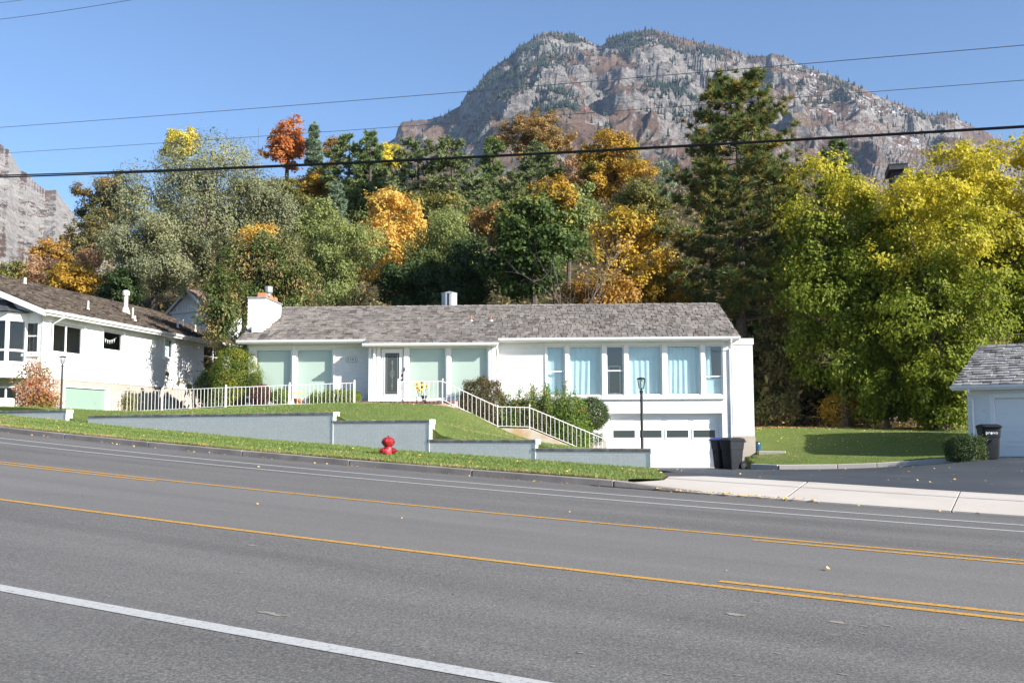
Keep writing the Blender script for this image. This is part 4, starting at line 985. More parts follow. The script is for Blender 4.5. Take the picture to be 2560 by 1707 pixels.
for (x_, y_, h_, r_) in ((4.4, .9, .42, .04), (7.6, .55, .28, .04), (8.0, .9, .55, .045), (12.3, .9, .55, .05), (14.2, 1.6, .4, .04), (14.2, .9, .4, .04), (4.5, 4.0, .3, .06)):
    zz = P0[1] + (P1l[1] - P0[1]) / (P1l[0] - P0[0]) * (y_ - P0[0]); MB().lathe([(.09, zz - .02), (.06, zz + .1), (r_, zz + .12), (r_, zz + h_), (.01, zz + h_ + .01)], 10, (x_, y_, 0)).build('vent_pipe', 'planter', lh)
zz = P0[1] + .4 * (2.2 - P0[0]); MB().lathe([(.22, zz - .05), (.14, zz + .25), (.10, zz + .3), (.10, zz + .85), (.16, zz + .86), (.17, zz + 1.05), (.12, zz + 1.1), (.01, zz + 1.12)], 12, (9.6, 2.2, 0)).build('flue', 'planter', lh)
# bunting hanging inside the second window
bt = empty('bunting', (0, 0, 0), 0, 'white pennant bunting strung inside a dark window of the left-hand house', 'bunting'); bt.matrix_world = MWL
pts = [(4.25 + .17 * k, .16, 5.52 - .16 * math.sin(math.pi * k / 7)) for k in range(8)]
MB().tube(pts, .006, 5).build('cord', 'planter', bt)
for k in range(1, 7):
    x_, y_, z_ = pts[k]; MB().prism([(x_ - .06, z_), (x_ + .06, z_), (x_, z_ - .17)], 'y', y_ - .004, y_ + .004).build('pennant', 'white', bt)

# ---- garage on the right
GA = R(-38); GO = (15.51, 34.0)
rg = empty('detached_garage', (GO[0], GO[1], 0), GA, 'white brick garage with grey shake roof and shaded door at the right edge', 'garage')
MWG = Matrix.Translation((GO[0], GO[1], 0)) @ Matrix.Rotation(GA, 4, 'Z')
opg = [(.78, 5.7, .3, 2.52)]
mb = MB(); wall(mb, 0, 6.6, .2, 2.85, 0, .2, opg); mb.box(0.0, .2, .2, 7.0, .2, 2.85); mb.box(6.4, 6.6, .2, 7, .2, 2.85); mb.box(.2, 6.4, 6.8, 7, .2, 2.85)
mb.prism([(.01, 2.85), (6.99, 2.85), (3.6, 4.3)], 'x', .0, .2); mb.prism([(.01, 2.85), (6.99, 2.85), (3.6, 4.3)], 'x', 6.4, 6.6); mb.build('wall', 'white', rg)
pieces('brick', brick_mats(0, 6.6, .3, 2.84, 0, [(.66, 5.82, .3, 2.60)]), CUBE_V, CUBE_F, 'brick_white', rg, 300)
gd = MB().box(.84, 5.64, .12, .16, .44, 2.46).build('garage_door', 'trim', rg)
for r_ in range(4):
    for c in range(4):
        xa = .95 + c * 1.17; z0_ = .5 + r_ * .49; m2 = MB()
        for q in ((xa, xa + 1.08, z0_ + .36, z0_ + .385), (xa, xa + 1.08, z0_ + .04, z0_ + .065)): m2.box(q[0], q[1], .108, .122, q[2], q[3])
        m2.build('door_panel', 'trim', gd)
    MB().box(.85, 5.63, .1185, .1205, z0_ - .03, z0_ - .018).build('section_joint', 'mortar', gd)
mb = MB(); mb.box(.70, .84, -.02, .12, .3, 2.60); mb.box(5.64, 5.78, -.02, .12, .3, 2.60); mb.box(.84, 5.64, -.02, .12, 2.46, 2.60); mb.build('garage_door_frame', 'trim', rg, bevel=.008, seg=1)
P0, P1g = (-.42, 2.90), (3.6, 4.46)
mb = MB(); mb.prism([(-.40, 2.88), (3.6, 4.44), (7.6, 2.88), (7.6, 2.76), (3.6, 4.31), (-.40, 2.76)], 'x', -.34, 6.95); groof = mb.build('roof', 'roofdeck', rg)
pieces('shake', shake_mats(-.37, 7.0, P0, P1g, .27, .14, .32, .042), SHAKE_V, CUBE_F, 'shingle_grey', groof, 300, cam_key(MWG))
pieces('ridge_shake', [TRS((-.2 + .34 * k, 3.6 + s_ * .08, 4.475), (-s_ * .36, .05, 0), (.42, .19, .024)) for k in range(21) for s_ in (-1, 1)], CUBE_V, CUBE_F, 'shingle_grey', groof, 300)
MB().box(-.32, 6.9, -.40, 0, 2.74, 2.76).build('soffit', 'soffit', rg); MB().box(-.36, 6.95, -.43, -.405, 2.74, 2.89).build('fascia', 'trim', rg)
MB().prism([(-.42, 2.88), (3.6, 4.44), (7.6, 2.88), (7.6, 2.72), (3.6, 4.28), (-.42, 2.72)], 'x', -.365, -.342).build('barge_board', 'trim', rg)
gutter(rg, -.42, 7.0, -.432, 2.89); downspout(rg, .16, -.48, 0, 2.78, .5)

# ---- white outbuilding behind
ap = at(463, 722, 60.0); SA = R(-35)
sh = empty('outbuilding', (ap[0], ap[1], 0), SA, 'small white gabled outbuilding with brown roof behind the left-hand house', 'outbuilding')
za_ = float(ap[2]); zb_ = za_ - 1.15
mb = MB(); mb.box(-1.75, 1.75, .3, 6, za_ - 6, zb_ - .1); mb.prism([(-1.75, zb_ - .1), (1.75, zb_ - .1), (0, za_ - .12)], 'y', .3, .4); mb.build('wall', 'boards', sh)
for k in range(14): MB().box(-1.7 + k * .26, -1.66 + k * .26, .265, .3, zb_ - .1, za_ - .2 - abs(-1.68 + k * .26) * .66).build('batten', 'boards', sh)
MB().box(-1.8, 1.8, .2, .3, zb_ - .28, zb_ - .12).build('cornice', 'boards', sh)
for s_ in (-1, 1):
    MB().prism([(0, za_), (s_ * 2.05, za_ - 1.36), (s_ * 2.05, za_ - 1.46), (0, za_ - .1)], 'y', .1, 6.3).build('roof_slope', 'brownroof', sh)
    MB().prism([(0, za_ + .005), (s_ * 2.06, za_ - 1.36), (s_ * 2.06, za_ - 1.55), (0, za_ - .19)], 'y', .05, .098).build('barge_board', 'boards', sh)
# ---- dark roof among the trees uphill
dp = at(2246, 412, 78.0)
dh = empty('hillside_house', (dp[0], dp[1], 0), R(-15), 'dark flat-roofed house glimpsed between the yellow tree tops', 'house')
z_ = float(dp[2]); MB().box(-.5, .5, 0, 2.4, z_ - 7, z_ - .5).build('wall', 'darkwood', dh); MB().box(-.75, .65, -.4, 2.8, z_ - .45, z_ - .1).build('roof', 'charcoal', dh); MB().box(-.77, .67, -.42, 2.82, z_ - .1, z_).build('roof_edge', 'darkwood', dh); MB().box(.1, .35, 1, 1.5, z_, z_ + .22).build('roof_box', 'darkwood', dh)
MB().box(-.35, .25, -.02, .0, z_ - 1.8, z_ - .9).build('window', 'leaded', dh)

# ================================================================== STREET AND GARDEN THINGS
# ---- fire hydrant, sunk to its nozzles in the grass
hb = xy(*ab(-2.86, 23.05)); hz = float(zverge(np.array(hb[0]), np.array(hb[1])))
hy = empty('fire_hydrant', (hb[0], hb[1], hz), R(8), 'red fire hydrant set low in the verge grass', 'hydrant')
MB().lathe([(.10, -.15), (.105, .02), (.108, .10), (.10, .15), (.085, .175), (.088, .185)], 20).build('barrel', 'red', hy, True)
MB().lathe([(.092, .183), (.105, .195), (.155, .265), (.158, .29)], 20).build('collar', 'red', hy, True)
MB().lathe([(.16, .288), (.162, .305), (.135, .352), (.075, .392), (.03, .40), (.012, .402)], 8, rot=.5).build('bonnet', 'red', hy, bevel=.006, seg=2)
MB().lathe([(.018, .395), (.018, .435), (.01, .437)], 5).build('operating_nut', 'red', hy)
MB().lathe([(.015, -.012), (.015, .012)], 5, (.012, 0, .425)).build('nut_tip', 'lead', hy)
for s_ in (-1, 1):
    MB().lathe([(.065, s_ * .06), (.068, s_ * .10), (.075, s_ * .105), (.075, s_ * .125), (.06, s_ * .13), (.06, s_ * .145), (.052, s_ * .15), (.052, s_ * .165), (.04, s_ * .17), (.034, s_ * .19), (.016, s_ * .195), (.014, s_ * .225)], 16, (0, 0, .085), 'x').build('side_nozzle', 'red', hy, True)
MB().lathe([(.07, -.06), (.075, -.12), (.085, -.125), (.085, -.15), (.06, -.16), (.03, -.165), (.025, -.19)], 16, (-.05, 0, .05), 'y').build('pumper_nozzle', 'red', hy, True)
for an in range(4):
    a_ = R(45 + 90 * an); MB().box(-.012, .012, -.012, .012, .22, .29).xf(Matrix.Rotation(a_, 4, 'Z') @ Matrix.Translation((.125, 0, 0))).build('bolt_rib', 'red', hy)
for x_, y_ in ((-.075, -.095), (.115, -.03)):
    n_ = Vector((x_, y_, .12)).normalized(); MB().box(-.018, .018, -.022, .022, -.002, .002).xf(Matrix.Translation((x_, y_, .342)) @ n_.to_track_quat('Z', 'Y').to_matrix().to_4x4()).build('sticker', 'reflect', hy)

# ---- lamp posts
def lamp_post(u, vtop, b, label, zg):
    P = on_b(u, vtop, b); H = P[2] - zg
    lp_ = empty('lamp_post', (P[0], P[1], zg), R(15), label, 'lamp', 'garden lamp posts')
    MB().tube([(0, 0, -.15), (0, 0, H - .30)], .032, 12).build('post', 'black', lp_, True)
    MB().lathe([(.032, H - .34), (.042, H - .33), (.042, H - .30), (.02, H - .285), (.018, H - .265), (.05, H - .255), (.062, H - .245)], 12).build('finial_collar', 'black', lp_, True)
    MB().lathe([(.052, H - .245), (.088, H - .045)], 6).build('lantern_glass', 'lampglass', lp_)
    for k in range(6):
        a_ = 2 * math.pi * k / 6; MB().tube([(.056 * math.cos(a_), .056 * math.sin(a_), H - .25), (.093 * math.cos(a_), .093 * math.sin(a_), H - .045)], .006, 5).build('lantern_bar', 'black', lp_)
    MB().lathe([(.104, H - .048), (.108, H - .03), (.06, H - .005), (.01, H)], 6).build('lantern_roof', 'black', lp_)
    MB().lathe([(.008, H - .24), (.012, H - .2), (.022, H - .15), (.014, H - .10), (.002, H - .09)], 8).build('bulb', 'reflect', lp_)
    return lp_
lamp_post(1603, 943, 20.8, 'black lantern lamp post behind the garden wall in front of the garage windows', .95)
lamp_post(157, 889, 20.85, 'slim lantern lamp post behind the low wall before the left-hand house', 1.95)

# ---- wheeled bins
def rrect(hw, hd, r, z, n=5, oy=0.0):
    out = []
    for cx, cy, a0 in ((hw - r, hd - r, 0), (-hw + r, hd - r, 90), (-hw + r, -hd + r, 180), (hw - r, -hd + r, 270)):
        for k in range(n + 1):
            a_ = R(a0 + 90 * k / n); out.append((cx + r * math.cos(a_), cy + oy + r * math.sin(a_), z))
    return out
def loft(secs):
    mb = MB(); n = len(secs[0]); vs = [p for s_ in secs for p in s_]; k = len(secs)
    fs = [(i * n + j, i * n + (j + 1) % n, (i + 1) * n + (j + 1) % n, (i + 1) * n + j) for i in range(k - 1) for j in range(n)]
    return mb.add(vs, fs + [tuple(range(n - 1, -1, -1)), tuple(range((k - 1) * n, k * n))])
def wheelie(loc, rz, label, lid, text=None, ht=1.06):
    """wheels and handle at local +y, front at -y"""
    b = empty('wheeled_bin', loc, rz, label, 'trash bin', 'wheeled bins')
    k = ht / 1.06
    loft([rrect(.21, .24, .06, .02 * k), rrect(.225, .26, .07, .10 * k), rrect(.255, .31, .08, .66 * k), rrect(.27, .325, .08, .67 * k), rrect(.285, .35, .08, .95 * k)]).build('body', 'bin', b, True)
    loft([rrect(.295, .36, .08, .93 * k), rrect(.30, .365, .08, .965 * k)]).build('rim', 'bin', b, True)
    loft([rrect(.31, .40, .09, .965 * k, oy=-.02), rrect(.315, .405, .09, .985 * k, oy=-.02), rrect(.27, .35, .09, 1.03 * k), rrect(.18, .25, .09, 1.06 * k)]).build('lid', lid, b, True)
    MB().tube([(-.24, .34, .90 * k), (-.24, .43, .93 * k), (.24, .43, .93 * k), (.24, .34, .90 * k)], .017, 8).build('handle', 'bin', b, True)
    for s_ in (-1, 1):
        w_ = MB().lathe([(.06, s_ * .235), (.125, s_ * .235), (.135, s_ * .25), (.135, s_ * .285), (.125, s_ * .30), (.05, s_ * .30)], 20, (0, .25, .135), 'x').build('wheel', 'rubber', b, True)
        MB().lathe([(.07, s_ * .30), (.065, s_ * .308), (.02, s_ * .312)], 14, (0, .25, .135), 'x').build('hub', 'bin_lid', w_, True)
    MB().box(-.03, .03, -.385, -.33, .55 * k, .60 * k).build('lift_bar', 'bin', b)
    if text:
        lettering(text, .135, 'print_white', b, (-.02, -.347, .80 * k), (R(90 - 5), 0, 0), 'lettering', .003, 1.12)
        MB().lathe([(.035, -.36), (.035, -.364)], 16, (-.035, .02, .78 * k), 'y').build('emblem', 'print_white', b)
    return b
q = at(1832, 1172, 35.4); wheelie((q[0], q[1], float(f_drive(q[0], q[1]))), R(-62), 'black wheeled bin with black lid in front of the white garage door', 'bin_lid', ht=1.12)
q = at(1806, 1170, 36.1); wheelie((q[0] + .02, q[1], float(f_drive(q[0], q[1]))), R(-70), 'dark wheeled bin with blue lid half hidden behind another bin', 'bin_blue', ht=1.13)
q = at(2475, 1151, 31.9); wheelie((q[0], q[1], float(f_drive(q[0], q[1]))), R(-8), 'dark wheeled bin with white lettering beside the clipped hedge and right garage', 'bin', 'provo', 1.12)
# ---- utility cabinet at the left edge
p_ = at(8, 1020, 34.5); uc = empty('utility_cabinet', (p_[0], p_[1], p_[2] - .15), R(10), 'pale green utility cabinet at the left edge behind the low wall', 'utility box')
MB().box(-.45, .28, -.3, .3, 0, .50).build('body', 'utility', uc, bevel=.05, seg=3)
for k in range(4): MB().box(.02, .22, -.305, -.298, .16 + k * .05, .175 + k * .05).build('louvre', 'cap', uc)
MB().box(-.5, .33, -.35, .35, -.08, .02).build('plinth', 'concrete', uc)

# ---- pots and ornaments
def petals(mb, c, r, n, tilt=0.0, face=(0, -1, .2)):
    fz = Vector(face).normalized(); q = fz.to_track_quat('Z', 'Y')
    for k in range(n):
        a0 = 2 * math.pi * k / n; pt = [(.35 * r, 0, 0), (.7 * r, .17 * r, .06 * r), (r, 0, .02 * r), (.7 * r, -.17 * r, .06 * r)]
        vs = [Vector(c) + q @ (Matrix.Rotation(a0, 3, 'Z') @ Vector(p)) for p in pt]; mb.add(vs, [(0, 1, 2, 3)])
def pw(x, y, z=0): p = hp(x, y); return (p[0], p[1], z)
sp = empty('sunflower_pot', pw(-3.35, -1.7, 2.54), 0, 'sunflowers in a small dark pot on the porch behind the railing', 'flower pot')
MB().lathe([(.07, 0), (.10, .14), (.11, .2), (.11, .21), (.02, .20)], 16, (.12, 0, 0)).build('pot', 'pot_dark', sp, True)
MB().lathe([(.05, 0), (.08, .1), (.085, .16), (.02, .15)], 14, (-.12, .02, 0)).build('pot', 'planter', sp, True)
for i, (x_, z_, r_) in enumerate(((-.17, .62, .10), (.02, .69, .11), (-.14, .48, .09), (.04, .52, .13), (.22, .55, .07), (-.05, .40, .08))):
    MB().tube([(x_ * .3 - .02, 0, .15), (x_ * .8, -.02, z_ * .7), (x_, -.03, z_)], .009, 5).build('stem', M('stem_%d' % i, (.08, .16, .03), .8), sp)
    mb = MB(); petals(mb, (x_, -.05, z_), r_, 13, face=(random.uniform(-.3, .3), -1, random.uniform(0, .4))); petals(mb, (x_, -.045, z_), r_ * .9, 11, face=(.1, -1, .2)); fl = mb.build('flower_head', 'petal_y', sp)
    MB().lathe([(r_ * .38, -.01), (r_ * .36, .014), (.002, .02)], 10, (x_, -.055, z_), 'y').build('seed_disc', 'seed', fl)
bp = at(1894, 1136, 38.6); MT['pb'] = MT['pot_blue']
po = MB().lathe([(.09, 0), (.125, .08), (.14, .2), (.125, .31), (.115, .33), (.13, .345), (.13, .36), (.11, .36), (.10, .30)], 24, (bp[0], bp[1], .60)).build('glazed_pot', 'pot_blue', None, True); tag(po, 'glazed blue pot on the concrete pad beside the brick pier', 'pot')
so_ = at(627, 1013, 37.9); zz = float(f_lawn(so_[0], so_[1])); go = empty('garden_ornament', (so_[0], so_[1], zz), 0, 'white bird-shaped garden ornament on a pale block behind the iron fence', 'ornament')
MB().box(-.16, .16, -.12, .12, -.05, .16).build('block', 'planter', go, bevel=.01, seg=1)
MB().box(-.11, .11, -.08, .08, .16, .30).build('plinth', 'pot_dark', go, bevel=.01, seg=1)
mb = MB().sphere((0, 0, .36), .10, 12, 8, (1.3, .8, .8)); mb.tube([(.08, 0, .38), (.13, 0, .48), (.11, 0, .56)], [.05, .03, .028], 8); mb.sphere((.10, 0, .57), .04, 8, 6); mb.tube([(-.08, 0, .36), (-.22, 0, .36)], [.06, .01], 8); mb.build('bird', 'white', go, True)
wp = at(765, 1005, 38.2); zz = float(f_lawn(wp[0], wp[1])); pt = empty('flower_trough', (wp[0], wp[1], zz), 0, 'low white trough planter under the second picture window', 'planter')
MB().prism([(-.36, .02), (.36, .02), (.42, .28), (-.42, .28)], 'y', -.14, .14).build('trough', 'planter', pt, bevel=.02); MB().box(-.38, .38, -.11, .11, .25, .285).build('soil', 'soil', pt)
yp = at(744, 1010, 37.9); zz = float(f_lawn(yp[0], yp[1])); yf = empty('yellow_flower_pot', (yp[0], yp[1], zz), 0, 'clay pot of yellow chrysanthemums behind the iron fence', 'flower pot')
MB().lathe([(.10, 0), (.15, .22), (.165, .24), (.165, .27), (.03, .26)], 16).build('pot', 'fluetile', yf, True)
mb = MB()
for k in range(46):
    a_, r_ = random.uniform(0, 6.28), .26 * math.sqrt(random.random()); z_ = .42 + .10 * math.cos(r_ * 5) + random.uniform(-.05, .03); petals(mb, (r_ * math.cos(a_), r_ * math.sin(a_), z_), .05, 7, face=(math.cos(a_) * .5, math.sin(a_) * .5 - .5, .9))
mb.build('blossoms', 'petal_y', yf)
rk = at(540, 1018, 39.2); mb = MB().sphere((0, 0, 0), 1, 12, 8); mb.v = [(p[0] * .55 * (1 + .15 * math.sin(5 * p[1])), p[1] * .35, p[2] * .22 + .03 * math.sin(7 * p[0])) for p in mb.v]
o = mb.build('boulder', 'concrete', None, True); o.location = (rk[0], rk[1], float(f_lawn(rk[0], rk[1])) + .08); tag(o, 'pale rounded boulder beside the arborvitae at the side of the left-hand house', 'boulder')

# ---- overhead cables
def cable(name, label, pts, b, r, mat, grp='overhead cables'):
    P = np.array([on_b(u, v, b) for u, v in pts]); aa = np.array([ab(p[0], p[1])[0] for p in P])
    co = np.polyfit(aa, P[:, 2], 2); s_ = np.linspace(aa.min() - 16, aa.max() + 18, 60)
    path = [(*xy(a_, b), float(np.polyval(co, a_))) for a_ in s_]
    o = MB().tube(path, r, 6).build(name, mat, None, True); tag(o, label, 'cable', grp); return o
k_ = 1.08844
cable('power_cable', 'thick black overhead cable crossing in front of the pine, upper strand of the pair', [(0, 437), (300, 431), (640, 420), (980, 402), (1280, 384), (1700, 360), (2150, 338), (2560, 321)], 18.0, .018, 'wire')
cable('power_cable', 'thick black overhead cable crossing in front of the pine, lower strand of the pair', [(0, 441), (300, 435.5), (640, 423.5), (980, 404), (1280, 386), (1700, 362), (2150, 340), (2560, 323)], 18.05, .020, 'wire')
cable('power_line', 'thin power line crossing the mountain just below its summit', [(0, 318), (640, 275), (1170, 228), (1900, 163), (2560, 118)], 18.6, .007, 'wire_thin')
cable('power_line', 'thin power line passing behind the orange maple, lowest of the thin lines', [(0, 383), (340, 365), (820, 327), (1000, 317), (2200, 230), (2560, 200)], 19.0, .006, 'wire_thin')
cable('power_line', 'thin power line across the top left corner', [(0, 49), (170, 26), (330, 0)], 17.6, .007, 'wire_thin')
cable('power_line', 'short piece of thin line in the extreme top left corner', [(0, 8), (30, 4), (58, 0)], 17.3, .006, 'wire_thin')
# ---- radio mast far uphill
b_, t_ = at(645, 400, 150), at(645, 318, 150); ms = empty('radio_mast', (b_[0], b_[1], b_[2] - 3), 0, 'thin radio mast on the skyline beside the orange maple', 'mast')
hm = t_[2] - b_[2] + 3; MB().tube([(0, 0, 0), (0, 0, hm)], [.07, .02], 6).build('pole', 'bark_grey', ms)
for k in range(4): MB().tube([(-.5, 0, hm * .38 + k * .5), (.5, 0, hm * .38 + k * .5 + .1)], .03, 5).build('antenna', 'bark_grey', ms)

# ================================================================== VEGETATION
def unit(rng, n):
    d = rng.normal(0, 1, (n, 3)); return d / np.linalg.norm(d, axis=1, keepdims=True)
def auto_lobes(rng, rx, ry, rz, K, lr, shape='round', fill=.75):
    L = []; m = min(rx, rz)
    K = int(np.clip(max(K, fill * rx * ry * rz / (lr * m) ** 3), 8, 70))
    g = np.pi * (3 - 5 ** .5)
    for k in range(K):
        zc = 1 - 2 * (k + .5) / K; a = g * k + rng.uniform(-.5, .5); rxy = math.sqrt(max(0, 1 - zc * zc))
        d = np.array([rxy * math.cos(a), rxy * math.sin(a), zc]); q = rng.uniform(.2, .6) if k % 4 == 3 else rng.uniform(.72, 1.12)
        r = lr * m * rng.uniform(.55, 1.35); t = d[2]
        s = 1.0
        if shape == 'cone': s = .25 + .75 * (1 - (t + 1) / 2)
        if shape == 'egg': s = 1.0 - .30 * max(0, t)
        c = np.array([d[0] * max(.1, rx - r) * s, d[1] * max(.1, ry - r) * s, d[2] * max(.1, rz - r * .8)]) * q
        L.append((c[0], c[1], c[2], r, r, r * .85))
    return L
def crown(rng, lobes, n, ls, rc=.5, shell=.55, droop=0.0, asp=.6, flat=.75, upb=.35, nsub=11):
    lo = np.array(lobes); w = (lo[:, 3] * lo[:, 5]); w = w / w.sum()
    # branch ends on every lobe, leaf sprays round the branch ends, leaves in the sprays
    ns = max(len(lo) * nsub, 40); si = rng.choice(len(lo), ns, p=w); sd = unit(rng, ns); sd[:, 2] = np.where(sd[:, 2] < -.3, sd[:, 2] * .5, sd[:, 2])
    q = shell + (1.08 - shell) * rng.random(ns) ** .7; SCn = lo[si, :3] + sd * lo[si, 3:] * q[:, None]; sr = lo[si, 3] * rng.uniform(.22, .48, ns)
    npc = 9; nc = max(40, n // npc); ci = rng.integers(0, ns, nc)
    off = unit(rng, nc) * (rng.random(nc) ** .5)[:, None]; C = SCn[ci] + off * sr[ci][:, None] * np.array([1.1, 1.1, .8]); d = sd[ci] * .6 + off * .6
    P = np.repeat(C, npc, 0) + rng.normal(0, 1, (nc * npc, 3)) * np.array([1, 1, flat]) * min(rc, .34) * .5
    if droop: P[:, 2] -= np.abs(rng.normal(0, droop, len(P)))
    N = np.repeat(d, npc, 0) * .9 + np.array([0, 0, upb]) + rng.normal(0, .34, P.shape)
    tb = np.tile(np.array([0, 0, -1.0]) * (1 if droop else .3), (len(P), 1))
    return leaf_quads(P, N, ls * rng.uniform(.6, 1.3, len(P)), asp, rng, tb)
def limbs(rng, base_h, lobes, cz, r0, lean=(0, 0), nlimb=7, sub=2, fork=None):
    mb = MB(); top = cz * 1.0
    fk = fork if fork is not None else base_h
    tr = [(0, 0, -.4), (lean[0] * .3, lean[1] * .3, fk * .5), (lean[0] * .6 + rng.normal(0, .08), lean[1] * .6, fk)]
    mb.tube(tr, [r0 * 1.25, r0 * .95, r0 * .8], 8)
    b = Vector(tr[-1]); pick = sorted(lobes, key=lambda l: -l[5])[:nlimb]
    for l in pick:
        e = Vector((l[0], l[1], l[2] + cz)); m = b.lerp(e, .5) + Vector((rng.normal(0, .15), rng.normal(0, .15), rng.uniform(.0, .5)))
        mb.tube([b - Vector((0, 0, .15)), b.lerp(m, .5) + Vector((rng.normal(0, .06), rng.normal(0, .06), .05)), m, e], [r0 * .55, r0 * .42, r0 * .3, r0 * .10], 6)
        for s in range(sub):
            e2 = e + Vector(tuple(rng.normal(0, 1, 3) * np.array([l[3], l[4], l[5]]) * .6)); mb.tube([m, m.lerp(e2, .55) + Vector((0, 0, .1)), e2], [r0 * .2, r0 * .13, r0 * .04], 5)
    return mb
def tree(name, label, u, vt, vb, wpx, Y, mat, ls=.2, K=14, lr=.42, dens=1.0, shape='round', bark='bark', r0=None, droop=0., asp=.6, shell=.55, seed=1, cat='tree', group='trees on the hillside', zoff=0., ex=1.0, rc=None, nlimb=7, fork=None, lobes=None, nmax=26000, base=None, depth=.85, fill=.75, nsub=11):
    rng = np.random.default_rng(seed + 100); P = at(u, (vt + vb) / 2, Y); zt, zbm = at(u, vt, Y)[2], at(u, vb, Y)[2]
    zg = float(zbase(P[0], P[1])) if base is None else base
    rx = wpx * 1.13 / 2 * Y / F_PX; rz = (zt - zbm) / 2; cz = (zt + zbm) / 2 - zg; ry = rx * depth
    t = empty(name, (P[0], P[1], zg), 0, label, cat, group)
    L = lobes(rx, ry, rz) if lobes else auto_lobes(rng, rx, ry, rz, K, lr, shape, fill)
    S = 4 * math.pi * ((rx * ry) ** 1.6 / 3 + 2 * (rx * rz) ** 1.6 / 3) ** (1 / 1.6); ls *= .95; asp = min(.85, asp * 1.2)
    n = int(np.clip(dens * 1.9 * S / (ls * ls * asp * .5), 1500, 38000))
    V, Fc = crown(rng, L, n, ls, rc if rc else max(.28, .16 * rx), shell, droop, asp, nsub=nsub); V[:, 2] += cz
    np_obj('crown', V, Fc, mat, t)
    limbs(rng, max(.5, cz - rz * .55), L, cz, r0 if r0 else max(.07, .045 * rx + .05), nlimb=nlimb, fork=fork).build('trunk', bark, t, True)
    return t
def pine(name, label, u, vt, vb, wpx, Y, mat, seed=1, nl=.38, whorl=.55, per=6, tufts=7, needles=15, bark='bark', taper=1.0, group='conifers on the hillside', r0=.3, up=.25, prof=None, nw=.03, cat='tree', base=None, jit=.3):
    rng = np.random.default_rng(seed + 500); P = at(u, (vt + vb) / 2, Y); zt, zbm = at(u, vt, Y)[2], at(u, vb, Y)[2]
    zg = float(zbase(P[0], P[1])) if base is None else base; Hh = zt - zg; h0 = max(.6, zbm - zg); rx = wpx / 2 * Y / F_PX
    t = empty(name, (P[0], P[1], zg), 0, label, cat, group)
    mb = MB(); mb.tube([(0, 0, -.5), (0, 0, Hh * .5), (.05, 0, Hh * .97)], [r0 * 1.1, r0 * .62, r0 * .08], 9)
    TP = []; TD = []
    z = h0
    while z < Hh - .25:
        q = (z - h0) / (Hh - h0); rad = rx * (prof(q) if prof else (1 - q) ** taper)
        for k in range(per):
            if rng.random() < .12: continue
            a = rng.random() * 2 * np.pi; L = max(.25, rad * rng.uniform(1 - jit * 1.3, 1 + jit * .5)); zs = z + rng.uniform(-.25, .25) * whorl
            d = np.array([np.cos(a), np.sin(a), 0]); upk = up * rng.uniform(.4, 1.4) + .35 * max(0, q - .6)
            p0 = np.array([0, 0, zs]); pe = p0 + d * L + np.array([0, 0, L * upk]); pm = p0 + d * L * .55 + np.array([0, 0, L * upk * .2])
            mb.tube([tuple(p0), tuple(pm), tuple(pe)], [r0 * .12 * (1 - q * .6) + .012, r0 * .08 * (1 - q * .6) + .008, .008], 4, cap=False)
            nt = max(2, int(tufts * (L / rx) ** .7 + .5))
            for j in range(nt):
                s = rng.uniform(.35, 1.0) ** .8; c = p0 * (1 - s) ** 2 + 2 * pm * s * (1 - s) + pe * s * s if False else (p0 + (pm - p0) * (s / .55) if s < .55 else pm + (pe - pm) * ((s - .55) / .45))
                side = np.array([-d[1], d[0], 0]) * rng.normal(0, .32) * L * s * .6
                TP.append(c + side + np.array([0, 0, rng.uniform(-.02, .22)])); TD.append(d * .5 + side * .6 / max(.2, L) + np.array([0, 0, .55]))
        z += whorl * rng.uniform(.8, 1.2)
    TP.append(np.array([0.05, 0, Hh])); TD.append(np.array([0, 0, 1.]))
    TP = np.array(TP); TD = np.array(TD); n = len(TP)
    Pn = np.repeat(TP, needles, 0); D = np.repeat(TD, needles, 0) / (np.linalg.norm(np.repeat(TD, needles, 0), axis=1, keepdims=True)) * .85 + unit(rng, n * needles) * .95
    D /= np.linalg.norm(D, axis=1, keepdims=True); Ln = nl * rng.uniform(.6, 1.15, len(Pn))[:, None]
    sd = np.cross(D, unit(rng, len(Pn))); sd /= np.linalg.norm(sd, axis=1, keepdims=True)
    tip = Pn + D * Ln
    V = np.stack([Pn + D * Ln * .06 - sd * nw * .8, Pn + D * Ln * .06 + sd * nw * .8, tip], 1).reshape(-1, 3)
    np_obj('crown', V, np.arange(len(V)).reshape(-1, 3), mat, t); mb.build('trunk', bark, t, True)
    return t
